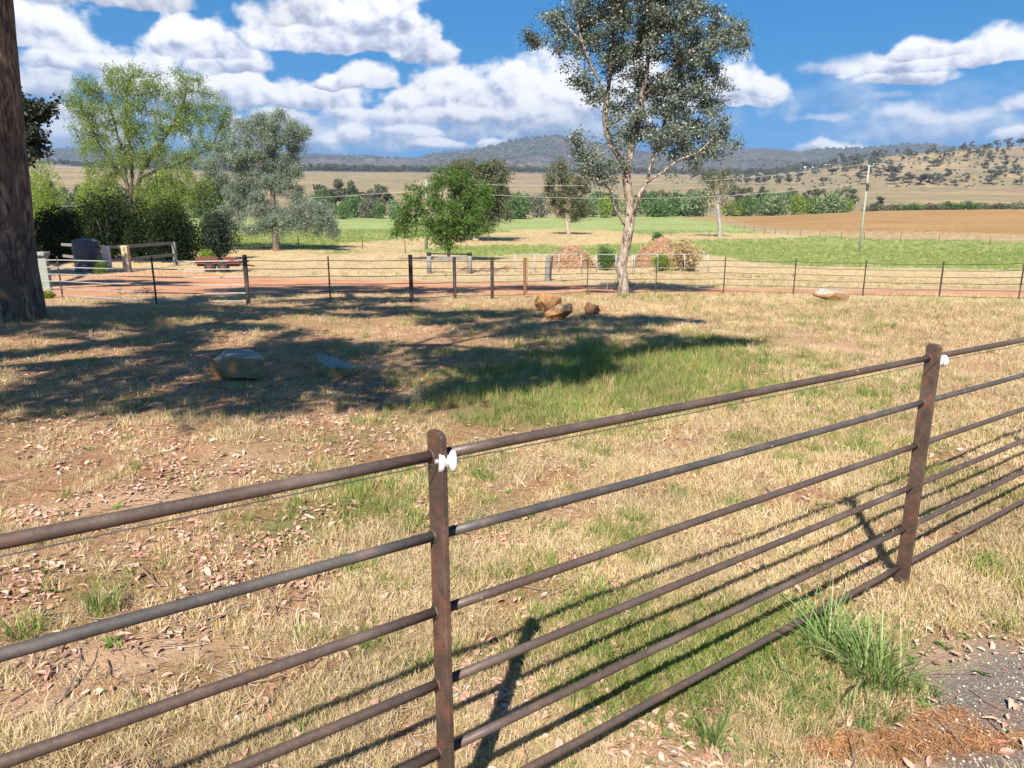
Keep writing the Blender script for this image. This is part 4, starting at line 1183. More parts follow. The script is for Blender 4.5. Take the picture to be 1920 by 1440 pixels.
shrub('dark_shrub', 'near-black shrub under the willow between the pale posts and the rusty trailer', 330, 491, 130, 92, LF_HEDGE, rs, 12000, (.12, .24), fill=.5, lumps=10)
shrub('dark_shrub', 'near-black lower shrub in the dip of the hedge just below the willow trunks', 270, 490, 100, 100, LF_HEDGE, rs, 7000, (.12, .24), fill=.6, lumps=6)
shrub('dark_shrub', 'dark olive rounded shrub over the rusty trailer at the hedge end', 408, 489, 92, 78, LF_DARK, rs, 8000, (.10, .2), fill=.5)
shrub('low_shrub', 'low bright green clump at the foot of the dark shrub over the trailer', 392, 492, 44, 22, LF_LIME, rs, 1500, (.08, .16))
shrub('leafy_shrub', 'yellow-green shrub in the gap between the big gum trunk and the willow', 92, 470, 90, 150, LF_LIME, rs, 7000, (.12, .24), Y=66)
shrub('leafy_shrub', 'bright green shrub left of the willow trunks', 180, 470, 110, 130, LF_LIME, rs, 7500, (.12, .24), Y=68)
shrub('leafy_shrub', 'bright yellow-green drooping shrub just right of the willow trunks', 320, 470, 130, 150, LF_LIME, rs, 9500, (.12, .26), Y=64, droop=.7)
shrub('leafy_shrub', 'soft green shrub between the willow and the silvery poplar', 405, 470, 90, 120, LF_PALEB, rs, 6500, (.12, .24), Y=63, droop=.5)
shrub('low_shrub', 'small lime weed clump at the foot of the big gum beside the fence', 88, 560, 34, 14, LF_LIME, rs, 900, (.04, .09))
shrub('low_shrub', 'bright green clump under the water tank rail beside the first pale post', 190, 514, 34, 32, LF_GREEN, rs, 1500, (.07, .14))

# creek-side trees and bushes: a few moulds, then one copy per plant
def far_tree_meshes(rng, h=10., w=6., n=1500, L=(.35, .75), crown_lo=.25, lumps=8):
    """crown of leaf clumps round limbs, trunk tapered; unit height h"""
    mb = MB(); C0 = []
    mb.tube([(0, 0, -.4), (rng.normal(0, .1), rng.normal(0, .1), h * .2), (rng.normal(0, .3), rng.normal(0, .3), h * .45), (rng.normal(0, .3), 0, h * .8)], [h * .032, h * .024, h * .017, h * .005], 7)
    for k in range(lumps):
        a = rng.uniform(0, 6.28); q = rng.uniform(.15, .38) * w; z = rng.uniform(crown_lo + .12, .86) * h
        q *= math.sin(min(1, (z / h - crown_lo + .12) / (1.05 - crown_lo)) * math.pi) * .7 + .45
        c = (math.cos(a) * q, math.sin(a) * q, z); C0.append(c)
        mb.tube([(0, 0, z * .5), (c[0] * .5, c[1] * .5, z * .75), c], [h * .011, h * .008, h * .003], 4)
    C0 = np.array(C0); pick = rng.integers(0, lumps, n); v = rng.normal(size=(n, 3)); v /= np.linalg.norm(v, axis=1, keepdims=True)
    rad = rng.uniform(.14, .24, lumps)[pick] * w
    c = C0[pick] + v * (rng.random((n, 1)) ** .45) * np.stack([rad, rad, rad * .8], -1)
    V, F = leaves(c, rng, L, .6, .35)
    return mb.mesh('trunk', True), mesh_np('crown', V, F)
def bush_far(rng, n=900, L=(.35, .7)): return bush_mesh('foliage', 1, 1, 1, n, rng, (L[0] / 4, L[1] / 4), .6, .2, 7, .4)
rt = np.random.default_rng(50)
CREEK_T = [far_tree_meshes(rt, 10, w, 1500, (.35, .75), lo, 9) for w, lo in ((5.5, .25), (7, .22), (4.5, .3), (6.5, .3))]
def with_mat(me, m): c = me.copy(); c.materials.clear(); c.materials.append(m); return c
for (t, c) in CREEK_T: t.materials.append(BK_GREY)
TREE_COL = {'olive': LF_OLIVE, 'dark': LF_HILL, 'green': LF_BUSH}
CR_VAR = {k: [with_mat(c, m) for (_, c) in CREEK_T] for k, m in TREE_COL.items()}
BUSH_M = [bush_far(rt) for _ in range(4)]
BUSH_VAR = {k: [with_mat(b, m) for b in BUSH_M] for k, m in {'green': LF_BUSH, 'pale': LF_PALEB, 'lime': LF_LIME, 'dark': LF_HILL, 'straw': LF_STRAW}.items()}
_o1 = ['first', 'second', 'third', 'fourth', 'fifth', 'sixth', 'seventh', 'eighth', 'ninth']
ORD = _o1 + ['tenth', 'eleventh', 'twelfth', 'thirteenth', 'fourteenth', 'fifteenth', 'sixteenth', 'seventeenth', 'eighteenth', 'nineteenth'] + [w for t in ('twent', 'thirt', 'fort', 'fift') for w in [t + 'ieth'] + [t + 'y-' + k for k in _o1]]
def far_tree(px, Y, hpx, colour, label, group, k=None, wscale=1.0, name='creek_tree', py=None):
    b = at(px, 400, Y) if py is None else place(px, py)
    b[2] = float(terrain(b[0], b[1]))
    # stretch so that the top reaches the row seen in the photograph
    k = int(rt.integers(0, 4)) if k is None else k
    h = hpx * mpp(b[1])
    root = empty(name, tuple(b), rt.uniform(0, 6.28)); s = h / 10.; root.scale = (s * wscale, s * wscale, s)
    tag(root, label, 'tree', group)
    obj('trunk', CREEK_T[k][0], None, root); obj('crown', CR_VAR[colour][k], None, root)
    return root
def far_bush(px, py, Y, wpx, hpx, colour, label, group, name='creek_bush'):
    b = at(px, 400, Y) if Y else place(px, py)
    b[2] = float(terrain(b[0], b[1]))
    k = mpp(b[1]); o = obj(name, BUSH_VAR[colour][int(rt.integers(0, 4))])
    o.location = b; o.rotation_euler = (0, 0, rt.uniform(0, 6.28)); w = wpx * k / 2 * 1.15; o.scale = (w, w, hpx * k * 1.05)
    tag(o, label, 'bush', group); return o
SEGS = [(-60, 420, 'left of silvery poplar'), (600, 740, 'between poplar and green young tree'), (935, 1020, 'between olive gum and forked gum'), (1085, 1160, 'just left of tall gum'),
        (1190, 1318, 'between tall gum and dead gum'), (1378, 1600, 'between dead gum and power pole'), (1640, 1960, 'right of power pole')]
def top_row(px):   # photographed top of the creek trees
    return np.interp(px, [0, 400, 600, 620, 660, 740, 930, 960, 1000, 1080, 1150, 1200, 1290, 1380, 1420, 1480, 1530, 1600, 1640, 1700, 1760, 1920], [352, 352, 348, 350, 352, 356, 364, 362, 366, 364, 362, 366, 364, 356, 362, 362, 360, 360, 366, 380, 378, 372])
def base_row(px): return np.interp(px, [0, 600, 1000, 1200, 1440, 1620, 1920], [408, 408, 408, 406, 402, 392, 388])
GT, GB = 'trees along the creek', 'bushes along the creek bank'
for (a, b, where) in SEGS:
    right = a >= 1640
    step = 13 if not right else 34
    xs = np.arange(a + 6, b - 4, step); i = 0
    for x in xs:
        x = x + rt.uniform(-5, 5); Yb = rt.uniform(335, 370) if not right else rt.uniform(300, 330)
        c = ['olive', 'dark', 'olive', 'dark'][int(rt.integers(0, 4))]
        hp = (base_row(x) - top_row(x)) * rt.uniform(.75, 1.12) + (8 if not right else 3)
        bz = float(terrain(at(x, 400, Yb)[0], Yb)); _, pyb = px_of(at(x, 400, Yb)[0], Yb, bz)
        h_px = max(14, float(pyb) - top_row(x)) * rt.uniform(1.0, 1.4) * (1 if not right else rt.choice([.55, .7, .95]))
        far_tree(x, Yb, h_px, c, '%s %s tree from the left in the creek line %s' % (ORD[i], {'olive': 'olive', 'dark': 'grey-green'}[c], where), GT, wscale=rt.uniform(.9, 1.25)); i += 1
    xs = np.arange(a, b, 23 if not right else 34); j = 0
    for x in xs:
        x = x + rt.uniform(-6, 6); Yb = rt.uniform(292, 318) if not right else rt.uniform(282, 300)
        if a > 1180 and not right: c = ['pale', 'green', 'lime', 'pale', 'green', 'dark'][int(rt.integers(0, 6))]
        else: c = ['green', 'green', 'dark', 'pale', 'lime'][int(rt.integers(0, 5))] if not right else ['dark', 'green', 'dark'][int(rt.integers(0, 3))]
        h = rt.uniform(26, 44) if not right else rt.uniform(12, 19)
        far_bush(x, 0, Yb, rt.uniform(38, 74), h, c, '%s %s bush from the left on the bank %s' % (ORD[j], {'pale': 'pale green', 'green': 'green', 'lime': 'yellow-green', 'dark': 'dark', 'straw': 'straw'}[c], where), GB); j += 1

# scattered gums on the right hill
rh = np.random.default_rng(60)
HILL = [(1165, 352, 22, 34), (1200, 348, 18, 30)]
hill_px = []
# positions read off the photograph (px, base row, width, height)
HP = [(1543, 345, 16, 12), (1463, 344, 14, 12), (1505, 308, 18, 12), (1520, 316, 22, 10), (1542, 318, 20, 11), (1560, 312, 20, 12), (1578, 303, 24, 16), (1590, 320, 22, 11), (1603, 316, 20, 12), (1610, 296, 16, 12), (1622, 298, 14, 10), (1640, 292, 18, 12),
      (1655, 292, 22, 12), (1665, 316, 16, 14), (1672, 330, 28, 16), (1612, 340, 22, 13), (1620, 328, 20, 13), (1634, 326, 22, 13), (1650, 330, 20, 12), (1676, 346, 26, 14), (1688, 325, 16, 14), (1706, 344, 24, 16), (1725, 348, 28, 20), (1742, 343, 24, 16), (1755, 346, 18, 12),
      (1773, 340, 22, 18), (1760, 343, 16, 14), (1750, 312, 22, 10), (1762, 310, 12, 9), (1788, 347, 10, 8), (1810, 341, 14, 14), (1852, 345, 14, 12), (1862, 346, 18, 18), (1858, 330, 16, 12), (1882, 328, 14, 12), (1908, 325, 16, 14), (1903, 312, 12, 12), (1884, 314, 14, 12),
      (1903, 347, 12, 8), (1916, 347, 10, 14), (1815, 302, 22, 14), (1855, 301, 18, 12), (1887, 300, 12, 8), (1757, 291, 10, 8), (1805, 282, 14, 8), (1850, 282, 20, 10), (1870, 272, 16, 10), (1892, 270, 12, 12), (1914, 266, 16, 12), (1896, 281, 10, 10), (1835, 288, 10, 7),
      (1700, 290, 12, 10), (1715, 296, 16, 8), (1690, 302, 14, 8), (1735, 301, 12, 7), (1640, 310, 22, 10), (1600, 306, 22, 11), (1530, 328, 18, 10), (1560, 328, 22, 12), (1490, 320, 24, 10), (1470, 326, 22, 9), (1500, 334, 16, 10), (1445, 330, 20, 9)]
HG = 'scattered gums on the right hillside'
rows = {}
for (px, pb, w, h) in sorted(HP):
    zone = 'on the wooded knoll near the power pole' if px < 1640 else ('near the foot of the bare hill' if pb > 335 else ('half way up the bare hill' if pb > 298 else 'near the top of the bare hill'))
    rows.setdefault(zone, []).append((px, pb, w, h))
for zone, lst in rows.items():
    for i, (px, pb, w, h) in enumerate(lst):
        b = place(px, pb); s = h * mpp(b[1]) / 10. * 1.45; k = int(rh.integers(0, 4))
        wd = w * mpp(b[1]) / ([5.5, 7, 4.5, 6.5][k]) * 1.0
        root = empty('hill_gum', tuple(b - np.array([0, 0, s * .5])), rh.uniform(0, 6.28)); root.scale = (wd, wd, s)
        tag(root, '%s gum from the left %s' % (ORD[i], zone), 'tree', HG)
        obj('trunk', CREEK_T[k][0], None, root); obj('crown', CR_VAR['dark'][k], None, root)

# ------------------------------------------------------------------ instanced ground cover (geometry nodes)
def scatter(name, protos, pos, rot, scl, idx, kind='stuff', label=None, parent=None):
    """protos: list of hidden source meshes; pos (n,3), rot (n,3) euler, scl (n,) ; idx (n,) picks the proto"""
    pc = bpy.data.collections.new(name + '_source')
    for k, (me) in enumerate(protos):
        o = bpy.data.objects.new('%s_source_%02d' % (name, k), me); pc.objects.link(o)
    n = len(pos); me = bpy.data.meshes.new(name); me.vertices.add(n); me.vertices.foreach_set('co', np.asarray(pos, np.float32).ravel())
    def at_(nm, typ, key, val):
        a = me.attributes.new(nm, typ, 'POINT'); a.data.foreach_set(key, np.ascontiguousarray(val).ravel())
    at_('rot', 'FLOAT_VECTOR', 'vector', np.asarray(rot, np.float32)); at_('scl', 'FLOAT', 'value', np.asarray(scl, np.float32)); at_('idx', 'INT', 'value', np.asarray(idx, np.int32))
    o = bpy.data.objects.new(name, me); C.objects.link(o)
    if parent: o.parent = parent
    g = bpy.data.node_groups.new(name, 'GeometryNodeTree')
    g.interface.new_socket('Geometry', in_out='INPUT', socket_type='NodeSocketGeometry'); g.interface.new_socket('Geometry', in_out='OUTPUT', socket_type='NodeSocketGeometry')
    gi = g.nodes.new('NodeGroupInput'); go = g.nodes.new('NodeGroupOutput')
    iop = g.nodes.new('GeometryNodeInstanceOnPoints'); ci = g.nodes.new('GeometryNodeCollectionInfo')
    ci.inputs['Collection'].default_value = pc; ci.inputs['Separate Children'].default_value = True; ci.inputs['Reset Children'].default_value = True
    def na(nm, dt):
        q = g.nodes.new('GeometryNodeInputNamedAttribute'); q.data_type = dt; q.inputs['Name'].default_value = nm; return q.outputs['Attribute']
    e2r = g.nodes.new('FunctionNodeEulerToRotation')
    g.links.new(na('rot', 'FLOAT_VECTOR'), e2r.inputs[0])
    g.links.new(gi.outputs[0], iop.inputs['Points']); g.links.new(ci.outputs[0], iop.inputs['Instance'])
    iop.inputs['Pick Instance'].default_value = True
    g.links.new(na('idx', 'INT'), iop.inputs['Instance Index']); g.links.new(e2r.outputs[0], iop.inputs['Rotation']); g.links.new(na('scl', 'FLOAT'), iop.inputs['Scale'])
    g.links.new(iop.outputs[0], go.inputs[0])
    md = o.modifiers.new('scatter', 'NODES'); md.node_group = g
    tag(o, label, kind=kind)
    return o

def tuft_mesh(name, rng, n, h, w, rad, lean=.5, seg=2):
    Vs, F = [], []; b = 0
    for k in range(n):
        a = rng.uniform(0, 6.28); q = rad * math.sqrt(rng.random()); p = np.array([math.cos(a) * q, math.sin(a) * q, -.005])
        a2 = a + rng.normal(0, .8); l = h * rng.uniform(.5, 1.15); ln = lean * rng.uniform(.2, 1.3); ww = w * rng.uniform(.7, 1.3) * .5
        d = np.array([math.cos(a2), math.sin(a2), 0]); s = np.array([-d[1], d[0], 0]) * math.cos(a2 * 3) + d * math.sin(a2 * 3) * .6
        pts = [p + d * l * ln * (t ** 1.8) + np.array([0, 0, l * t * (1 - .25 * ln * t)]) for t in np.linspace(0, 1, seg + 1)]
        for i, pt in enumerate(pts[:-1]):
            tt = 1 - i / seg * .45; Vs += [pt - s * ww * tt, pt + s * ww * tt]
        Vs.append(pts[-1])
        for i in range(seg - 1): F.append((b + 2 * i, b + 2 * i + 1, b + 2 * i + 3, b + 2 * i + 2))
        F.append((b + 2 * (seg - 1), b + 2 * (seg - 1) + 1, b + 2 * seg)); b += 2 * seg + 1
    q4 = np.array([f for f in F if len(f) == 4]); q3 = np.array([f for f in F if len(f) == 3])
    return mesh_np(name, np.array(Vs), [q4, q3] if len(q4) else [q3])

def grass_mat(name, stops, trans=.3):
    m = leaf_mat(name, stops, trans, .65, (1.0, 1.05, .6), spec=.2)
    return m
G_STRAW = grass_mat('straw_blade', [(0, (.25, .15, .08)), (.35, (.42, .30, .175)), (.75, (.58, .455, .29)), (1, (.74, .62, .44))])
G_MIX = grass_mat('fading_blade', [(0, (.17, .18, .05)), (.3, (.28, .26, .09)), (.6, (.45, .35, .16)), (1, (.60, .46, .25))])
G_GREEN = grass_mat('green_blade', [(0, (.11, .18, .03)), (.5, (.19, .28, .06)), (.8, (.29, .36, .10)), (1, (.48, .44, .20))], .4)
G_DEEP = grass_mat('deep_green_blade', [(0, (.07, .14, .03)), (.5, (.13, .22, .05)), (.85, (.22, .31, .10)), (1, (.42, .38, .18))], .35)
G_TUFT = grass_mat('tuft_blade', [(0, (.09, .16, .04)), (.5, (.17, .26, .08)), (.82, (.27, .37, .14)), (1, (.52, .46, .28))], .35)
G_GREY = grass_mat('grey_green_blade', [(0, (.17, .22, .12)), (1, (.30, .35, .22))], .3)
rg = np.random.default_rng(70)
def setm(me, m): me.materials.append(m); return me
T_STRAW = [setm(tuft_mesh('straw', rg, 18, .055, .0032, .045, .9), G_STRAW) for _ in range(4)]
T_LOW = [setm(tuft_mesh('mat', rg, 20, .035, .0034, .055, 2.2), G_STRAW) for _ in range(3)]
T_MIX = [setm(tuft_mesh('mix', rg, 18, .065, .0034, .04, .7), G_MIX) for _ in range(3)]
T_GREEN = [setm(tuft_mesh('green', rg, 18, .075, .0036, .038, .6, 3), G_GREEN) for _ in range(4)]
T_TALL = [setm(tuft_mesh('tall', rg, 16, .17, .0038, .04, .45, 3), G_GREEN) for _ in range(2)] + [setm(tuft_mesh('tall', rg, 13, .20, .0036, .04, .4, 3), G_MIX)]
ALLT = T_STRAW + T_LOW + T_MIX + T_GREEN + T_TALL     # 0-3 straw 4-6 low 7-9 mix 10-13 green 14-16 tall

ROADP = None
def on_road(X, Y):
    px, py = px_of(X, Y, terrain(X, Y))
    t = np.interp(px, [-260, 240, 330, 463, 960, 1300, 1920, 2600], [505, 507, 508, 519, 530, 538, 541, 545])
    b = np.interp(px, [-260, 130, 240, 460, 1500, 1920, 2600], [590, 560, 556, 554, 553, 558, 566])
    return (py > t + 1) & (py < b - 1) & (np.hypot(X, Y) > 18)
def polar_pts(n, r0, r1, rng, half=50, p=0.0):
    """log-uniform rings: dense near, thinning with distance"""
    R = np.exp(rng.uniform(math.log(r0), math.log(r1), n)); A = np.radians(rng.uniform(-half, half, n))
    return R * np.sin(A), R * np.cos(A), R
TALLZ = [(ell(*e), w) for e, w in [((1150, 690, 300, 60), 1.3), ((980, 745, 180, 45), 1.1), ((690, 940, 130, 50), .8), ((1230, 560, 90, 8), .9)]]
def lawn():
    N = 150000
    X, Y, R = polar_pts(N, .9, 42, rg)
    g = greenness(X, Y); b = bareness(X, Y); gv = patch(GRAVEL, X, Y) + patch(NEEDLE, X, Y) * .7; tz = patch(TALLZ, X, Y)
    keep = rg.random(N) > np.clip((b - .18) * 2.2, 0, .985)
    keep &= rg.random(N) > np.clip((gv - .2) * 2.5, 0, .985)
    keep &= ~on_road(X, Y)
    # patchy cover: matted soil shows through on the left
    cov = fbm(X * 3.1, Y * 3.1, 81, 3) - .22 + .32 * sstep(-1.8, 1.6, X - .15 * Y + .6) + .10 * np.clip(patch(TALLZ, X, Y), 0, 1)
    keep &= rg.random(N) < np.clip((cov - .30) * 4.2, .08, 1)
    X, Y, R, g, tz = (q[keep] for q in (X, Y, R, g, tz)); n = len(X)
    u = rg.random(n); idx = np.empty(n, int)
    clump = fbm(X * 6, Y * 6, 91, 2)
    pg = np.clip(g * .95 - .15 + (clump - .5) * 1.1, 0, .80)
    isg = u < pg
    idx[:] = np.where(rg.random(n) < .55, rg.integers(0, 4, n), rg.integers(4, 7, n))
    mixm = (~isg) & (rg.random(n) < .16 + .3 * np.clip(g, 0, 1)); idx[mixm] = rg.integers(7, 10, mixm.sum())
    idx[isg] = np.where(rg.random(isg.sum()) < .30, rg.integers(7, 10, isg.sum()), rg.integers(10, 14, isg.sum()))
    tall = rg.random(n) < np.clip((tz - .35) * .9, 0, .42); idx[tall] = rg.integers(14, 17, tall.sum())
    scl = rg.uniform(.42, 1.05, n) * (1 + R / 13.) * (1 - .25 * (R < 2.2))
    scl = np.minimum(scl, 3.4); scl[tall] *= .62
    Z = terrain(X, Y)
    rot = np.stack([rg.normal(0, .12, n), rg.normal(0, .12, n), rg.uniform(0, 6.28, n)], -1)
    scatter('grass', ALLT, np.stack([X, Y, Z], -1), rot, scl, idx, label='short straw and green grass covering the lawn')
lawn()
def pasture_grass():
    N = 60000
    R = np.exp(rg.uniform(math.log(40), math.log(150), N)); A = np.radians(rg.uniform(-42, 42, N)); X, Y = R * np.sin(A), R * np.cos(A)
    c = shade_ground(X, Y); isg = (c[:, 1] > c[:, 0] * 1.05)
    idx = np.where(isg, np.where(rg.random(N) < .25, rg.integers(7, 10, N), rg.integers(10, 14, N)), rg.integers(0, 4, N))
    keep = (c[:, 2] > .055)
    X, Y, R, idx = X[keep], Y[keep], R[keep], idx[keep]; n = len(X)
    rot = np.stack([np.zeros(n), np.zeros(n), rg.uniform(0, 6.28, n)], -1)
    scatter('pasture_grass', ALLT, np.stack([X, Y, terrain(X, Y)], -1), rot, rg.uniform(2.2, 3.6, n) * np.clip(R / 70, .8, 1.6), idx, label='longer grass of the pasture and straw verge')
pasture_grass()

# fallen gum leaves
def fallen_mesh(name, rng, L, W, curl, asym=.1):
    n = 5; t = np.linspace(0, 1, n); wid = np.sin(t * math.pi) ** .7 * (1 - .25 * t) * W
    V = []
    for i in range(n):
        x = (t[i] - .5) * L; bend = curl * math.sin(t[i] * math.pi) * L; yo = asym * math.sin(t[i] * math.pi) * L
        if i in (0, n - 1): V.append((x, yo, bend))
        else: V += [(x, yo - wid[i] / 2, bend + wid[i] * .22), (x, yo, bend - .0), (x, yo + wid[i] / 2, bend + wid[i] * .18)]
    F = [(0, 1, 2), (0, 2, 3)]; q = []
    for k in range(n - 3):
        a = 1 + 3 * k; q += [(a, a + 3, a + 4, a + 1), (a + 1, a + 4, a + 5, a + 2)]
    a = 1 + 3 * (n - 3); e = a + 3; F += [(a, e, a + 1), (a + 1, e, a + 2)]
    return mesh_np(name, np.array(V), [np.array(F), np.array(q)])
def dead_leaf_mat(name, a, b):
    m = Mat(name, .7, .25); g = m.N('ShaderNodeObjectInfo')
    c = m.mix(g.outputs['Random'], a, b); n = m.noise(m.coord(), 60, 4, .6)
    c = m.mix(1.0, c, m.ramp(n, [(.3, .8), (.7, 1.15)]), 'MULTIPLY'); m.base(c); return m.m
L_PINK = dead_leaf_mat('pink_leaf', (.46, .245, .19), (.64, .385, .31)); L_PALE = dead_leaf_mat('pale_leaf', (.34, .26, .19), (.46, .37, .28)); L_BROWN = dead_leaf_mat('brown_leaf', (.17, .10, .075), (.34, .21, .145)); L_ROSE = dead_leaf_mat('rose_leaf', (.46, .15, .13), (.56, .24, .19)); L_SAGE = dead_leaf_mat('sage_leaf', (.26, .29, .22), (.38, .41, .33))
rl = np.random.default_rng(90)
LEAFM = []
for k, (m, cnt) in enumerate([(L_PINK, 7), (L_PALE, 2), (L_BROWN, 5), (L_ROSE, 1), (L_SAGE, 1)]):
    for q in range(cnt):
        LEAFM.append(setm(fallen_mesh('fallen_leaf', rl, rl.uniform(.038, .062), rl.uniform(.018, .034), rl.uniform(-.05, .14), rl.uniform(-.05, .12)), m))
LSEL = list(range(7)) * 4 + [7, 8] * 2 + list(range(9, 14)) * 3 + [14, 14, 15]
def leaf_density(X, Y):
    R = np.hypot(X, Y); c = fbm(X * 2.3, Y * 2.3, 101, 3)
    d = np.clip((c - .36) * 3.2, .06, 1) * (.42 + .75 * sstep(1.2, -2.5, X))
    d *= 1 - .8 * np.clip(patch(TALLZ, X, Y), 0, 1); d *= 1 - .75 * sstep(6, 11, Y + X * .6)
    d *= 1 - .85 * np.clip(patch(GRAVEL, X, Y) + .6 * patch(NEEDLE, X, Y), 0, 1); return d
def leaf_litter():
    N = 98000
    X, Y, R = polar_pts(N, .9, 22, rl, 46); k = rl.random(N) < leaf_density(X, Y); X, Y, R = X[k], Y[k], R[k]; n = len(X)
    o = np.argsort(R / rl.uniform(.85, 1.15, n)); X, Y, R = X[o], Y[o], R[o]
    px, py = px_of(X, Y, terrain(X, Y)); vis = (px > -20) & (px < 1940) & (py < 1460)
    Z = terrain(X, Y) + .003 + rl.uniform(0, .015, n)
    sc = (.30 + .66 * rl.random(n) ** 1.6) * (1 + R / 28); idx = np.array(LSEL)[rl.integers(0, len(LSEL), n)]
    rot = np.stack([rl.normal(0, .32, n), rl.normal(0, .32, n), rl.uniform(0, 6.28, n)], -1)
    big = np.where(vis)[0][:300]
    for i in big:
        f = obj('fallen_leaf', LEAFM[idx[i]], None, ground); f.location = (X[i], Y[i], Z[i]); f.rotation_euler = rot[i]; s = float(sc[i]) * 1.05; f.scale = (s, s, s)
    rest = np.ones(n, bool); rest[big] = False
    scatter('leaf_litter', LEAFM, np.stack([X, Y, Z], -1)[rest], rot[rest], sc[rest], idx[rest], parent=ground)
leaf_litter()
# twigs, bark crumbs and broad-leaved weeds
def twig_mesh(rng, L, r):
    mb = MB(); p = np.zeros(3); pts = [p.copy()]; d = np.array([1., 0, 0])
    for k in range(4):
        d = d + rng.normal(0, .22, 3) * np.array([1, 1, .3]); d /= np.linalg.norm(d); p = p + d * L / 4; pts.append(p.copy())
    mb.tube(pts, [r, r * .9, r * .8, r * .6, r * .3], 4); return mb.mesh('twig')
M_TWIG = simple_mat('dry_twig', (.20, .13, .10), .85, .3, 20, .2)
M_TWIGG = simple_mat('grey_twig', (.30, .25, .22), .85, .3, 20, .2)
def weed_mesh(rng, n, s):
    Vs, Fs = [], []; b = 0
    for k in range(n):
        a = k * 2.4 + rng.uniform(-.3, .3); l = s * rng.uniform(.6, 1.1); w = l * .45; d = np.array([math.cos(a), math.sin(a), 0]); q = np.array([-d[1], d[0], 0]); up = rng.uniform(.2, .7)
        p0 = np.zeros(3); p1 = d * l * .5 + np.array([0, 0, l * up * .6]); p2 = d * l + np.array([0, 0, l * up * .5])
        Vs += [p0, p1 - q * w / 2, p1 + q * w / 2, p2]; Fs += [(b, b + 1, b + 3, b + 2)]; b += 4
    return mesh_np('weed', np.array(Vs), np.array(Fs))
G_WEED = grass_mat('weed_leaf', [(0, (.07, .14, .025)), (.6, (.12, .23, .04)), (1, (.20, .30, .08))], .35)
def debris():
    tw = [setm(twig_mesh(rl, L, r), m) for L, r, m in ((.12, .0016, M_TWIG), (.22, .0025, M_TWIG), (.16, .002, M_TWIGG), (.08, .0014, M_TWIGG), (.20, .003, M_TWIG))]
    N = 5500; X, Y, R = polar_pts(N, 1.0, 16, rl, 46); k = rl.random(N) < (.2 + .8 * sstep(1.5, -2.5, X)) * (1 - .7 * np.clip(patch(TALLZ, X, Y), 0, 1)) * (1 - .8 * np.clip(patch(GRAVEL, X, Y) + patch(NEEDLE, X, Y), 0, 1)); X, Y, R = X[k], Y[k], R[k]; n = len(X)
    scatter('twigs', tw, np.stack([X, Y, terrain(X, Y) + .008], -1), np.stack([rl.normal(0, .12, n), rl.normal(0, .12, n), rl.uniform(0, 6.28, n)], -1), rl.uniform(.5, 1.3, n) * (1 + R / 25), rl.integers(0, 5, n), label='fallen twigs scattered through the leaf litter')
    wd = [setm(weed_mesh(rl, 7, .05), G_WEED), setm(weed_mesh(rl, 10, .035), G_WEED), setm(weed_mesh(rl, 5, .07), G_WEED), setm(weed_mesh(rl, 9, .05), G_GREY)]
    N = 7000; X, Y, R = polar_pts(N, 1.0, 14, rl, 46); k = rl.random(N) < np.clip(patch(GREEN[8:9] + GREEN[7:8] + GREEN[13:14] + GREEN[10:12] + GREEN[16:17], X, Y) * .9, .03, .85); X, Y, R = X[k], Y[k], R[k]; n = len(X)
    scatter('weeds', wd, np.stack([X, Y, terrain(X, Y) + .004], -1), np.stack([rl.normal(0, .2, n), rl.normal(0, .2, n), rl.uniform(0, 6.28, n)], -1), rl.uniform(.25, .75, n) * (1 + R / 20), np.where(rl.random(n) < .85, rl.integers(0, 3, n), 3), label='small broad-leaved weeds among the grass')
debris()
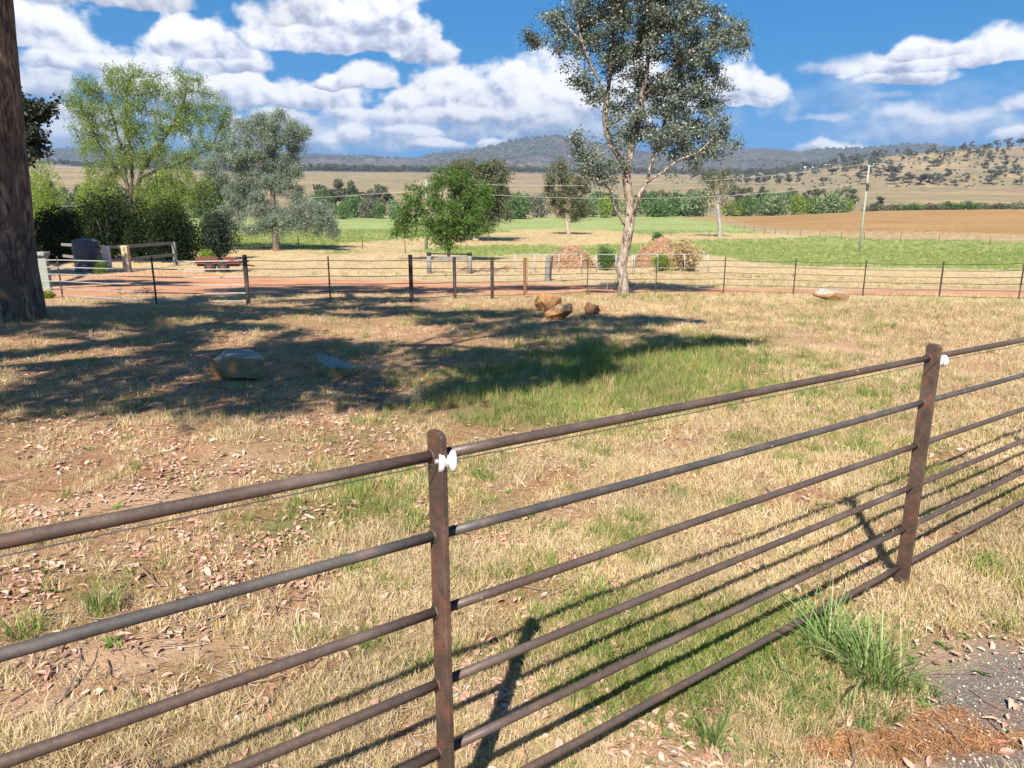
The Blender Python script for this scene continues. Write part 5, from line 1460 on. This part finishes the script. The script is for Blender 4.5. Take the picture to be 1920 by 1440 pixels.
def gravel():
    ps = []
    for k, c in enumerate(((.22, .19, .18), (.36, .32, .30), (.13, .115, .11), (.50, .44, .38))):
        v = np.array([(1, 0, 0), (-1, 0, 0), (0, 1, 0), (0, -1, 0), (0, 0, .7), (0, 0, -.7), (.6, .6, .4), (-.6, .6, .35), (.6, -.6, .4), (-.6, -.6, .3)], float) * rl.uniform(.8, 1.2, (10, 3))
        import bmesh
        bm = bmesh.new()
        for q in v: bm.verts.new(q)
        bmesh.ops.convex_hull(bm, input=bm.verts); me = bpy.data.meshes.new('pebble'); bm.to_mesh(me); bm.free()
        me.materials.append(simple_mat('pebble_%d' % k, c, .85, .2, 3, .25, bump=0)); ps.append(me)
    X, Y, R = polar_pts(70000, .9, 9, rl, 48); d = patch(GRAVEL, X, Y); d2 = patch(NEEDLE, X, Y)
    k = rl.random(len(X)) < np.clip((d - .12) * 1.6, .015, 1); X, Y = X[k], Y[k]; n = len(X)
    s = .0022 + .004 * rl.random(n) ** 3 + (rl.random(n) < .02) * .004
    scatter('gravel', ps, np.stack([X, Y, terrain(X, Y) + .001], -1), rl.uniform(0, 6.28, (n, 3)), s, rl.integers(0, 4, n), label='grey gravel at the path edge in the lower right corner')
    nd = []
    m = leaf_mat('orange_needle', [(0, (.22, .09, .035)), (.5, (.38, .18, .075)), (1, (.52, .30, .15))], .1)
    for k in range(2):
        mb = MB()
        for q in range(14):
            a = rl.uniform(0, 6.28); p = np.array([rl.normal(0, .012), rl.normal(0, .012), .002 + rl.random() * .006]); dd = np.array([math.cos(a), math.sin(a), rl.normal(0, .1)]) * rl.uniform(.006, .014); sd = np.array([-dd[1], dd[0], 0]) * .07
            mb.add([p - dd - sd, p - dd + sd, p + dd + sd, p + dd - sd], [(0, 1, 2, 3)])
        me = mb.mesh('needles'); me.materials.append(m); nd.append(me)
    X, Y, R = polar_pts(40000, .9, 7, rl, 48); d = patch(NEEDLE, X, Y) + (fbm(X * 6, Y * 6, 3, 3) - .5) * .8; k = (rl.random(len(X)) < np.clip((d - .35) * 1.6, 0, .9)); X, Y = X[k], Y[k]; n = len(X)
    scatter('pine_needles', nd, np.stack([X, Y, terrain(X, Y) + .003], -1), np.stack([rl.normal(0, .1, n), rl.normal(0, .1, n), rl.uniform(0, 6.28, n)], -1), rl.uniform(.8, 1.5, n), rl.integers(0, 2, n), label='orange-brown casuarina needles drifted over the gravel')
gravel()

# big tufts one can tell apart
def big_tuft(px, py, h, n, label, w=.006, lean=.6, rad=.05, mat=None, seed=1):
    r = np.random.default_rng(seed); b = place(px, py)
    me = tuft_mesh('grass_tuft', r, n, h, w, rad, lean, 5); me.materials.append(mat or G_DEEP)
    o = obj('grass_tuft', me); o.location = b; tag(o, label, 'grass tuft', 'big grass tufts')
big_tuft(1555, 1225, .27, 130, 'tall arching green tuft against the bottom rail, left of the second post', .0056, .95, .09, G_TUFT, 1)
big_tuft(1640, 1285, .29, 170, 'largest dark green tuft standing in front of the bottom rail near the gravel', .0058, .95, .10, G_TUFT, 2)
big_tuft(195, 1145, .15, 110, 'dark green spiky tuft between the top two rails at far left', .004, .6, .07, G_DEEP, 3)
big_tuft(45, 1190, .10, 110, 'low green clump at the left edge just above the second rail', .004, .9, .07, G_GREEN, 4)
big_tuft(1335, 1400, .13, 50, 'small green tuft at the bottom right of the frame before the needles', .005, .8, .03, G_DEEP, 5)
big_tuft(1210, 1300, .08, 50, 'thin green tuft under the lowest rail right of the first post shadow', .005, .7, .03, G_GREEN, 6)
big_tuft(1500, 1290, .12, 80, 'low loose green tuft left of the two large tufts below the bottom rail', .0045, 1.2, .09, G_TUFT, 21)
big_tuft(1590, 1350, .11, 70, 'low loose green tuft between the largest tuft and the orange needles', .0045, 1.2, .08, G_TUFT, 22)
big_tuft(1425, 1330, .10, 70, 'spreading green tuft halfway between the largest tuft and the bottom edge', .0045, 1.3, .08, G_DEEP, 23)
big_tuft(1740, 1310, .09, 60, 'green tuft at the gravel edge right of the largest tuft', .004, 1.0, .04, G_DEEP, 7)
big_tuft(1670, 1355, .09, 30, 'sparse green sprig above the orange needles', .004, .7, .02, G_DEEP, 8)
big_tuft(1880, 1180, .10, 60, 'green and straw tuft at the right edge below the rails', .004, 1.0, .05, G_GREEN, 9)
big_tuft(890, 985, .09, 60, 'grey-green tuft just right of the first post below the second rail', .004, .8, .05, G_GREY, 10)
big_tuft(1100, 1250, .07, 70, 'green patch of grass beside the first post shadow', .004, 1.0, .06, G_GREEN, 11)

# ------------------------------------------------------------------ rocks
def rock_mesh(rng, sx, sy, sz, facets=5, seed=0):
    import bmesh
    bm = bmesh.new(); bmesh.ops.create_icosphere(bm, subdivisions=5, radius=1)
    me = bpy.data.meshes.new('rock'); bm.to_mesh(me); bm.free()
    n = len(me.vertices); v = np.empty(n * 3, np.float32); me.vertices.foreach_get('co', v); v = v.reshape(-1, 3).astype(float)
    planes = rng.normal(size=(facets * 3, 3)); planes /= np.linalg.norm(planes, axis=1, keepdims=True); dist = rng.uniform(.45, .82, facets * 3); planes[0] = (.12, -.05, .99); dist[0] = .5
    for p, d in zip(planes, dist):
        s = v @ p; over = np.maximum(s - d, 0); v -= p * over[:, None] * .99
    nz = fbm(v[:, 0] * 3 + 7 + v[:, 2] * 2, v[:, 1] * 3 + v[:, 2], seed, 4) - .5; fine = fbm(v[:, 0] * 14 + v[:, 2] * 9, v[:, 1] * 14 - v[:, 2] * 7, seed + 5, 3) - .5
    v *= (1 + nz * .22 + fine * .07)[:, None]; v *= np.array([sx, sy, sz])
    me.vertices.foreach_set('co', v.astype(np.float32).ravel()); me.polygons.foreach_set('use_smooth', np.ones(len(me.polygons), bool)); me.update(); return me
def rock_mat(name, top, side):
    m = Mat(name, .9, .2); g = m.N('ShaderNodeNewGeometry'); sp = m.N('ShaderNodeSeparateXYZ'); m.L(g.outputs['Normal'], sp.inputs[0])
    w = m.coord(); n = m.noise(w, 5, 7, .65); n2 = m.noise(w, 22, 5, .7)
    f = m.ramp(m.math('ADD', m.math('MULTIPLY', sp.outputs[2], .55), m.math('MULTIPLY', n, .75)), [(.55, 0.0), (.75, 1.0)])
    c = m.mix(f, side, top); c = m.mix(1.0, c, m.ramp(n2, [(.3, .65), (.7, 1.3)]), 'MULTIPLY'); c = m.mix(m.ramp(n, [(.58, 0.0), (.7, .5)]), c, (.09, .08, .075))
    m.base(c); m.bump(m.math('ADD', n, m.math('MULTIPLY', n2, .4)), .8, .03); return m.m
R_LICH = rock_mat('lichen_rock', (.30, .29, .26), (.40, .225, .10)); R_ORG = rock_mat('orange_rock', (.31, .20, .11), (.33, .175, .075)); R_SLAB = rock_mat('slab_rock', (.30, .28, .25), (.30, .17, .08))
def rock(px, pb, wpx, hpx, mat, label, seed, rot=(0, 0, 0), dep=.7, sink=.25):
    b = place(px, pb - hpx * .25); k = mpp(b[1]); rng = np.random.default_rng(seed)
    sx, sz = wpx * k / 2 * 1.12, hpx * k / (2 - sink * 1.6) * 1.15
    o = obj('boulder', rock_mesh(rng, sx, sx * dep, sz, 5, seed), mat); o.location = (b[0], b[1], b[2] + sz * (1 - sink) - .05); o.rotation_euler = rot
    tag(o, label, 'rock')
rock(446, 725, 152, 64, R_LICH, 'largest boulder, ochre sided with a grey lichened flat top, in the lawn shade', 3, (0, 0, .2), .6)
rock(622, 716, 92, 46, R_LICH, 'blue-grey slab of rock tilted to the right beside the largest boulder', 5, (0, .28, .1), .6)
rock(1022, 594, 56, 42, R_ORG, 'brown boulder at the back of the pair left of the tall gum', 7, (0, .1, .4), .8)
rock(1048, 609, 50, 38, R_ORG, 'smooth orange boulder in front of the pair left of the tall gum', 9, (0, -.2, 0), .8)
rock(1108, 596, 52, 28, R_SLAB, 'dark jagged rock lying between the orange boulder and the tall gum', 11, (0, .2, .5), .7)
rock(1567, 572, 80, 26, R_SLAB, 'long lichen-covered slab lying alone by the right-hand fence', 13, (.1, .12, .1), .45)

# ------------------------------------------------------------------ yard things
M_WHITE = simple_mat('white_paint_pipe', (.30, .315, .33), .45, .08, 6, .4, bump=0); M_WOODG = simple_mat('grey_timber', (.185, .175, .16), .9, .3, 7, .15); M_WOODP = simple_mat('pale_timber', (.46, .38, .24), .85, .2, 7, .2)
M_RUST = simple_mat('rust_red_steel', (.12, .043, .028), .75, .35, 8, .3); M_TYRE = simple_mat('tyre_rubber', (.03, .03, .03), .9, .2, 8, .2); M_TANK = simple_mat('grey_tank_steel', (.075, .078, .088), .6, .15, 3, .4); M_BLACK = simple_mat('black_cap', (.02, .02, .02), .6, .1, 5)
def yard_panel(xs, pb, label, htop):
    P = [place(x, pb) for x in xs]; Yc = np.mean([p[1] for p in P]); o = P[0]
    root = empty('cattle_hurdle', tuple(o)); tag(root, label, 'cattle hurdle', 'white pipe cattle hurdles')
    tops = [at(x, htop, p[1]) for x, p in zip(xs, P)]
    for p, t in zip(P, tops):
        mb = MB(); mb.tube([p - o - np.array([0, 0, .1]), t - o], .026, 8); mb.build('upright', M_WHITE, root, True)
    mb = MB(); mb.tube([t - o for t in tops], .019, 8); mb.build('top_rail', M_WHITE, root, True)
    mb = MB(); mb.tube([p - o + np.array([0, 0, .25]) for p in P], .012, 6); mb.build('lower_rail', M_WHITE, root, True)
yard_panel([966, 1003, 1048, 1090], 511, 'white pipe yard panel in front of the left compost heap', 477)
yard_panel([1118, 1155, 1186], 512, 'short white pipe yard panel behind the tall gum trunk', 477)
yard_panel([1190, 1233, 1284, 1328], 511, 'white pipe yard panel before the weedy straw heap on the right', 477)
def heap(px, pb, wpx, hpx, label, seed, weeds):
    rng = np.random.default_rng(seed); b = place(px, pb); k = mpp(b[1]); rx, h = wpx * k / 2, hpx * k
    n = 60; u = np.linspace(-1.25, 1.25, n); U, W = np.meshgrid(u, u); rr = np.sqrt(U ** 2 + W ** 2)
    nz = fbm(U * 2.2 + seed, W * 2.2, seed, 4) - .5; fz = fbm(U * 11, W * 11, seed + 3, 3) - .5
    Z = h * (np.clip(1 - rr ** 2.6, -.3, 1) ** 1) * (1 + nz * .5) + fz * .12
    V = np.stack([U * rx, W * rx * .8, np.where(rr > 1.12, -.4, Z)], -1).reshape(-1, 3); i, j = np.meshgrid(np.arange(n - 1), np.arange(n - 1), indexing='ij')
    F = np.stack([i * n + j, i * n + j + 1, (i + 1) * n + j + 1, (i + 1) * n + j], -1).reshape(-1, 4)
    m = Mat('compost', .95, .1); w = m.coord(); a = m.noise(w, 7, 7, .75)
    m.base(m.ramp(a, [(.3, (.13, .07, .045)), (.5, (.30, .165, .11)), (.7, (.46, .29, .19))])); m.bump(a, 1, .1)
    root = empty('compost_heap', (b[0], b[1] + rx * .5, b[2])); tag(root, label, 'heap')
    obj('mound', mesh_np('mound', V, F, True), m.m, root)
    nn = 5000; a = rng.uniform(-1, 1, (nn, 2)); q = np.clip(1 - (a ** 2).sum(1) ** 1.3, 0, 1); c = np.stack([a[:, 0] * rx, a[:, 1] * rx * .8, q * h * .95 + .03], -1)[q > 0]
    V, F = leaves(c, rng, (.12, .3), .14, .1); me = mesh_np('straw_litter', V, F); o = obj('straw_litter', me, LF_STRAW, root); o['kind'] = 'stuff'
    return root
heap(1072, 505, 96, 38, 'rounded reddish-brown compost heap behind the left yard panel', 1, 0)
heap(1240, 503, 100, 52, 'taller brown heap behind the right yard panel', 2, 1)
rb = np.random.default_rng(44)
shrub('weedy_shrub', 'straw-coloured weeds spilling over the right heap', 1282, 509, 84, 58, LF_STRAW, rb, 5000, (.10, .26), .2, -.2, fill=.6)
shrub('weedy_shrub', 'olive and yellow scrub in front of the right heap', 1240, 510, 60, 34, LF_LIME, rb, 2500, (.07, .16), .3, -.1, fill=.6)
shrub('green_shrub', 'blue-green bush behind the short white panel left of the tall gum', 1135, 507, 56, 42, LF_BUSH, rb, 4500, (.07, .15), .3, -.2, fill=.6)
shrub('green_shrub', 'small green bush on top of the right heap', 1232, 462, 24, 24, LF_BUSH, rb, 1500, (.08, .16), Y=46)
bb = bpy.context.scene.objects
for o in list(C.objects):
    if o.get('label') == 'small green bush on top of the right heap': o.location.z += 1.25

def timber_post():
    b = place(1026, 526); root = empty('timber_post', tuple(b)); tag(root, 'split grey timber post leaning beside the last thick fence post', 'post')
    mb = MB(); mb.tube([(0, 0, -.3), (.02, 0, .5), (.06, 0, 1.05), (.09, 0, 1.16)], [.135, .13, .12, .07], 9, True, .12); mb.build('stump', M_WOODG, root)
    mb = MB(); mb.tube([(.15, -.08, -.1), (.17, -.08, .5), (.22, -.06, 1.0), (.19, -.04, 1.12)], [.03, .03, .03, .01], 6); mb.build('split_piece', M_BLACK, root)
timber_post()
def tree_guard():
    a, c = place(805, 513), place(881, 513); o = a; root = empty('tree_guard', tuple(o)); tag(root, 'two grey posts with black caps joined by rails around the green young tree', 'tree guard')
    for p in (a, c):
        mb = MB(); mb.tube([p - o - np.array([0, 0, .2]), p - o + np.array([0, 0, .95])], .12, 12); po = mb.build('post', M_WOODG, root, True)
        mb = MB(); mb.tube([p - o + np.array([0, 0, .952]), p - o + np.array([0, 0, 1.12])], .125, 12); mb.build('cap', M_BLACK, po, True)
    mb = MB(); mb.tube([a - o + np.array([0, 0, 1.05]), c - o + np.array([0, 0, 1.02])], .035, 8); mb.build('top_rail', M_BLACK, root, True)
    mb = MB(); d = c - a; mb.box((d[0] / 2, d[1] / 2, .80 + d[2] / 2), (abs(d[0]) - .26, .04, .20)); mb.build('board', M_WOODG, root)
tree_guard()
def power_poles():
    b = place(1611, 472); t = at(1630, 309, b[1] + .6); d = t - b
    M_CONC = simple_mat('weathered_pole', (.30, .31, .255), .85, .2, 3, .2)
    root = empty('power_pole', tuple(b)); tag(root, 'leaning weathered power pole standing in the green pasture on the right', 'power pole')
    mb = MB(); mb.tube([(0, 0, -.5), d * .5, d], [.13, .11, .085], 12); mb.build('pole', M_CONC, root, True)
    q = d * .78; mb = MB(); mb.box(q + np.array([-.35, -.16, .05]), (.9, .1, .12)); mb.build('crossarm', M_DARKPOST, root)
    mb = MB(); mb.box(q + np.array([.0, -.2, -.35]), (.22, .18, .6)); mb.build('switch_box', M_DARKPOST, root)
    mb = MB(); mb.box(d + np.array([.1, 0, -.12]), (.8, .08, .08)); arm = mb.build('top_arm', M_CONC, root)
    ins = []
    for s in (-.25, .45):
        mb = MB(); p = d + np.array([s, 0, -.07]); mb.tube([p, p + np.array([0, 0, .08]), p + np.array([0, 0, .22])], [.03, .07, .05], 8); mb.build('insulator', M_WHITE, root, True); ins.append(b + p + np.array([0, 0, .2]))
    b2 = place(799, 468); t2 = at(799, 338, b2[1]); d2 = t2 - b2
    r2 = empty('power_pole', tuple(b2)); tag(r2, 'pale distant power pole half hidden in the green young tree', 'power pole')
    mb = MB(); mb.tube([(0, 0, -.5), d2], [.16, .11], 12); mb.build('pole', M_CONC, r2, True)
    mb = MB(); mb.box(d2 + np.array([0, 0, -.3]), (1.8, .1, .12)); mb.build('crossarm', M_CONC, r2)
    x3, Y3 = at(2300, 330, 95)[0], 95.; z3 = float(terrain(x3, Y3)); r3 = np.array([x3, Y3, z3 + 10.0])
    r0 = at(-350, 372, 105)
    ends = [[np.array(ins[0]), b2 + d2 + np.array([-.7, 0, -.15])], [b + q + np.array([-.9, -.16, .1]), b2 + d2 + np.array([.7, 0, -.95])], [b2 + d2 + np.array([-.7, 0, -.95]), r0], [np.array(ins[1]), r3]]
    M_LINE = simple_mat('bare_conductor', (.62, .60, .57), .4, .05, 5, .5, .5, 0)
    for k, (p, q2) in enumerate(ends):
        s = np.linspace(0, 1, 30)[:, None]; L_ = p * (1 - s) + q2 * s; L_[:, 2] -= (4 * s * (1 - s))[:, 0] * [1.1, 1.1, 1.2, .8][k]
        mb = MB(); mb.tube(L_ - b, .016, 5); mb.build('power_line', M_LINE, root)
power_poles()
def tank():
    b = place(152, 512); k = mpp(b[1]); root = empty('water_tank', (b[0], b[1] + .8, b[2])); tag(root, 'dark grey corrugated water tank under the dark hedge', 'water tank')
    h = 58 * k; r = 23 * k; pts = []; rr = []
    for i in range(60):
        pts.append((0, 0, h * i / 59)); rr.append(r * (1 + .012 * math.sin(i * 1.6)))
    mb = MB(); mb.tube(pts, rr, 32); mb.build('wall', M_TANK, root, True)
    mb = MB(); mb.tube([(0, 0, h + .002), (0, 0, h + .1), (0, 0, h + .16)], [r * 1.03, r * .8, r * .2], 32); mb.build('roof', M_TANK, root)
tank()
def pale_upright():
    b = place(86, 545); k = mpp(b[1]); root = empty('pale_upright', tuple(b)); tag(root, 'pale green weathered upright with a broad flat top beside the big gum trunk', 'post')
    M_PG = simple_mat('pale_green_paint', (.21, .25, .22), .7, .15, 5)
    h = 74 * k; mb = MB(); mb.box((0.06, 0, h * .45), (17 * k, .18, h * .9)); bevel(mb.build('leg', M_PG, root), .015)
    mb = MB(); mb.box((0, 0, h * .9 + .06), (26 * k, .4, .12)); bevel(mb.build('top_plate', M_PG, root), .02)
    mb = MB(); mb.box((-.08, 0, h * .9 - .16), (19 * k, .16, .3)); bevel(mb.build('bracket', M_PG, root), .01)
pale_upright()
def rail_fence():
    A_ = place(204, 512); B_ = place(240, 510); root = empty('timber_fence', tuple(A_)); tag(root, 'timber post and rail fence with two pale posts in front of the dark hedge', 'fence')
    k = mpp(A_[1]); h = 52 * k
    for p, m, lab in ((A_, simple_mat('white_post', (.42, .40, .37), .85, .15, 6), 'whitish post'), (B_, M_WOODP, 'yellowish post')):
        mb = MB(); mb.box(p - A_ + np.array([0, 0, h / 2 - .1]), (12 * k, .30, h + .1)); o = mb.build('post', m, root); o['label'] = lab; bevel(o, .02)
    end = at(330, 500, A_[1] + 6); end[2] = float(terrain(end[0], end[1])); lft = at(118, 500, A_[1] + 7); lft[2] = float(terrain(lft[0], lft[1]))
    for zz in (.93, .45):
        for (p, q) in ((A_, B_), (B_, end), (lft, A_)):
            u = np.array([0, .2, h * zz]); a1 = p - A_ + u; a2 = q - A_ + u
            mb = MB(); R_ = frameR(a2 - a1); L_ = np.linalg.norm(a2 - a1); mb.box((a1 + a2) / 2, (L_, .06, .17), R_); mb.build('rail', M_WOODG, root)
    for q in (end,):
        mb = MB(); mb.box(q - A_ + np.array([0, .05, h / 2 - .1]), (.2, .2, h + .1)); mb.build('post', M_WOODG, root)
rail_fence()
def trailer():
    b = place(412, 511); k = mpp(b[1]); root = empty('farm_trailer', tuple(b)); tag(root, 'rusty red flat farm trailer parked in dry grass below the hedge', 'trailer')
    L_ = 84 * k; z = .52
    mb = MB(); mb.box((0, .5, z), (L_, 1.5, .09)); mb.build('deck', M_RUST, root)
    for (x, l) in ((-L_ * .22, L_ * .5), (L_ * .3, L_ * .3)):
        mb = MB(); mb.box((x, -.27, z + .20), (l, .05, .26)); mb.build('side_board', M_RUST, root)
    mb = MB(); mb.box((0, -.1, z - .12), (L_ * .95, .08, .12)); mb.build('chassis', M_RUST, root)
    for x in (-L_ * .18, L_ * .12):
        mb = MB(); mb.tube([(x, -.28, .3), (x, -.24, .3), (x, -.06, .3), (x, -.02, .3)], [.24, .29, .29, .24], 20); w = mb.build('wheel', M_TYRE, root, True)
        mb = MB(); mb.tube([(x, -.30, .3), (x, -.27, .3)], [.13, .15], 14); mb.build('rim', M_RUST, w)
    mb = MB(); mb.tube([(L_ * .48, .4, z - .1), (L_ * .75, .4, .32)], .04, 6); mb.tube([(L_ * .48, -.1, z - .1), (L_ * .75, .4, .32)], .04, 6); mb.build('drawbar', M_RUST, root)
trailer()
def stick_pile(px, py, wpx, label, seed, n=14, r=.012):
    rng = np.random.default_rng(seed); b = place(px, py); k = mpp(b[1]); root = obj('branch_pile', None); root.location = b
    bpy.data.objects.remove(root); mb = MB()
    for q in range(n):
        p = np.array([rng.normal(0, wpx * k * .22), rng.normal(0, .25), .02 + rng.random() * .08]); a = rng.normal(0, .5) + (0 if rng.random() < .7 else 1.5); l = rng.uniform(.3, 1.0) * wpx * k * .35
        d = np.array([math.cos(a), math.sin(a), rng.uniform(-.02, .35)]); m = p + d * l * .5 + rng.normal(0, .04, 3)
        mb.tube([p, m, p + d * l], [r, r * .8, r * .3], 5)
        for s in range(2): mb.tube([m, m + (d + rng.normal(0, .6, 3) * [1, 1, .5]) * l * .3], [r * .5, r * .2], 4)
    o = mb.build('branch_pile', M_TWIG); o.location = b; tag(o, label, 'branches')
stick_pile(250, 552, 130, 'dead branches lying on the red dirt inside the pale pipe fence', 1, 22, .018)
stick_pile(905, 510, 110, 'brown pile of prunings beside the tree guard', 2, 34, .02)
stick_pile(345, 498, 60, 'dark sticks in the dry grass between the pale posts and the trailer', 3, 12, .015)
def peg():
    b = place(1138, 545); mb = MB(); mb.tube([(0, 0, -.1), (0, 0, .27)], [.012, .012], 6); mb.tube([(0, 0, .27), (0, 0, .30)], [.018, .012], 6); o = mb.build('marker_peg', M_WHITE); o.location = b; tag(o, 'thin white marker peg on the roadside left of the tall gum', 'peg')
peg()
def paddock_fence(pts, label, step=7.5, h=1.1):
    W = [place(*p) for p in pts]; root = empty('paddock_fence', tuple(W[0])); tag(root, label, 'fence')
    L_ = [W[0]]
    for a, b in zip(W[:-1], W[1:]):
        n = max(1, int(np.linalg.norm(b - a) / step))
        for k in range(1, n + 1): q = a + (b - a) * k / n; q[2] = float(terrain(q[0], q[1])); L_.append(q)
    me = None
    for q in L_:
        if me is None:
            mb = MB(); mb.tube([(0, 0, -.2), (0, 0, h)], .035, 5); me = mb.mesh('post'); me.materials.append(M_DARKPOST)
        o = obj('post', me, None, root); o.location = q - W[0]
    for z in (.35, .7, 1.0):
        mb = MB(); mb.tube([q - W[0] + np.array([0, 0, z]) for q in L_], .006, 4); mb.build('wire', M_DARKPOST, root)
paddock_fence([(1378, 432), (1500, 444), (1620, 450), (1760, 455), (1960, 463)], 'line of small dark posts dividing the green pasture from the brown field', 4.2)
paddock_fence([(450, 464), (560, 462), (680, 468), (760, 476)], 'small wire fence line in the pasture right of the silvery poplar', 4.0)
paddock_fence([(1180, 446), (1330, 443)], 'short run of low dark posts between the tall gum and the dead gum', 9)

# farm buildings on the knoll
def house(px, py, w, h, label):
    b = place(px, py); k = mpp(b[1]); W_, H_ = w * k, h * k; root = empty('farmhouse', tuple(b)); tag(root, label, 'house', 'buildings on the knoll')
    mb = MB(); mb.box((0, 0, H_ * .3), (W_, W_ * .5, H_ * .8)); wl = mb.build('wall', M_WHITE, root)
    hw, hd = W_ * .55, W_ * .3; z0, z1 = H_ * .702, H_ * 1.15
    mb = MB(); mb.add([(-hw, -hd, z0), (hw, -hd, z0), (hw, hd, z0), (-hw, hd, z0), (-hw * .9, 0, z1), (hw * .9, 0, z1)], [(0, 1, 5, 4), (2, 3, 4, 5), (0, 4, 3), (1, 2, 5), (3, 2, 1, 0)]); mb.build('roof', simple_mat('pale_iron_roof', (.75, .76, .78), .5, .05, 2, .4, bump=0), root)
    for x in (-.3, 0, .3):
        mb = MB(); mb.box((W_ * x, -W_ * .252, H_ * .35), (W_ * .12, .12, H_ * .25)); mb.build('window', M_BLACK, wl)
house(1516, 312, 16, 5, 'long pale roofed farmhouse at the left of the wooded knoll')
house(1552, 305, 10, 4, 'smaller pale house higher on the wooded knoll')
house(1425, 322, 9, 4, 'tiny white building at the foot of the forested range right of the dead gum')

# far-off wood beyond the tan field and forest cover of the range
def woodland():
    r = np.random.default_rng(120); X, Y = [], []
    def band(pa, pb, ya, yb, n):
        px = r.uniform(pa, pb, n); py = r.uniform(ya, yb, n)
        for a, b in zip(px, py):
            q = place(a, b)
            if q[1] > 700 and q[1] < 2200: X.append(q[0]); Y.append(q[1])
    band(560, 850, 315.5, 318.5, 330); band(60, 560, 299, 303, 300); band(960, 1500, 321, 324, 260); band(1300, 1500, 326, 340, 30); band(1440, 1640, 302, 328, 60); band(1500, 1860, 287, 300, 18)
    band(1640, 1920, 270, 345, 25); band(1300, 1500, 344, 348, 25); band(860, 1000, 316, 326, 80)
    X, Y = np.array(X), np.array(Y); n = len(X); rt2 = np.random.default_rng(4)
    cl = [with_mat(c, LF_HILL) for (_, c) in CREEK_T]
    scatter('woodland', cl, np.stack([X, Y, terrain(X, Y) - 1.5], -1), np.stack([np.zeros(n), np.zeros(n), r.uniform(0, 6.28, n)], -1), r.uniform(1.0, 1.75, n), r.integers(0, 4, n), label='far-off belts of gum woodland beyond the tan field')
    q = [place(a, b) for a, b in zip(r.uniform(1500, 1930, 420), r.uniform(262, 352, 420))]
    q = np.array([p for p in q if 650 < p[1] < 1500]); n2 = len(q)
    sb = [bush_mesh('scrub', 1, 1, .8, 90, r, (.3, .6), .7, .1, 4, .6) for _ in range(3)]
    for me in sb: me.materials.append(LF_HILL)
    scatter('scrub', sb, q, np.stack([np.zeros(n2), np.zeros(n2), r.uniform(0, 6.28, n2)], -1), r.uniform(.8, 2.6, n2), r.integers(0, 3, n2), label='low scrub and rocks dotted over the right hillside')
    # canopy on the range
    rows = mountain_rows; K = len(rows); na = len(rows[0]); N = 42000
    u = r.uniform(0, (K * .86) - 1, N); v = r.uniform(0, na - 1.001, N); R_ = np.array(rows); iu, iv = u.astype(int), v.astype(int); fu, fv = (u - iu)[:, None], (v - iv)[:, None]
    P = (R_[iu, iv] * (1 - fu) + R_[iu + 1, iv] * fu) * (1 - fv) + (R_[iu, iv + 1] * (1 - fu) + R_[iu + 1, iv + 1] * fu) * fv
    dens = fbm(P[:, 0] * .0035, P[:, 1] * .0035, 130, 4); k = (dens > .42 + .12 * r.random(N)) & (np.abs(P[:, 0] / P[:, 1]) < .85); P = P[k]; n = len(P)
    lf = [bush_mesh('canopy', 1, 1, 1, 60, r, (.5, .9), .8, .1, 4, .6) for _ in range(3)]
    for me in lf: me.materials.append(LF_HILL)
    scatter('forest', lf, P - np.array([0, 0, 2]), np.stack([np.zeros(n), np.zeros(n), r.uniform(0, 6.28, n)], -1), r.uniform(7, 13, n), r.integers(0, 3, n), label='eucalypt forest covering the distant range')
woodland()

# ------------------------------------------------------------------ air
def haze():
    mb = MB(); x0, x1, y0, y1, z0, z1 = -9000, 9000, -60, 6200, -14, 480
    mb.box(((x0 + x1) / 2, (y0 + y1) / 2, (z0 + z1) / 2), (x1 - x0, y1 - y0, z1 - z0)); o = mb.build('haze', None)
    m = bpy.data.materials.new('air'); m.use_nodes = True; nt = m.node_tree; nt.nodes.clear(); out = nt.nodes.new('ShaderNodeOutputMaterial'); v = nt.nodes.new('ShaderNodeVolumePrincipled')
    v.inputs['Color'].default_value = (.58, .74, 1.0, 1); v.inputs['Density'].default_value = 1.25e-4; v.inputs['Anisotropy'].default_value = 0.2
    nt.links.new(v.outputs[0], out.inputs['Volume']); o.data.materials.append(m); tag(o, 'thin blue air over the valley', kind='stuff')
haze()
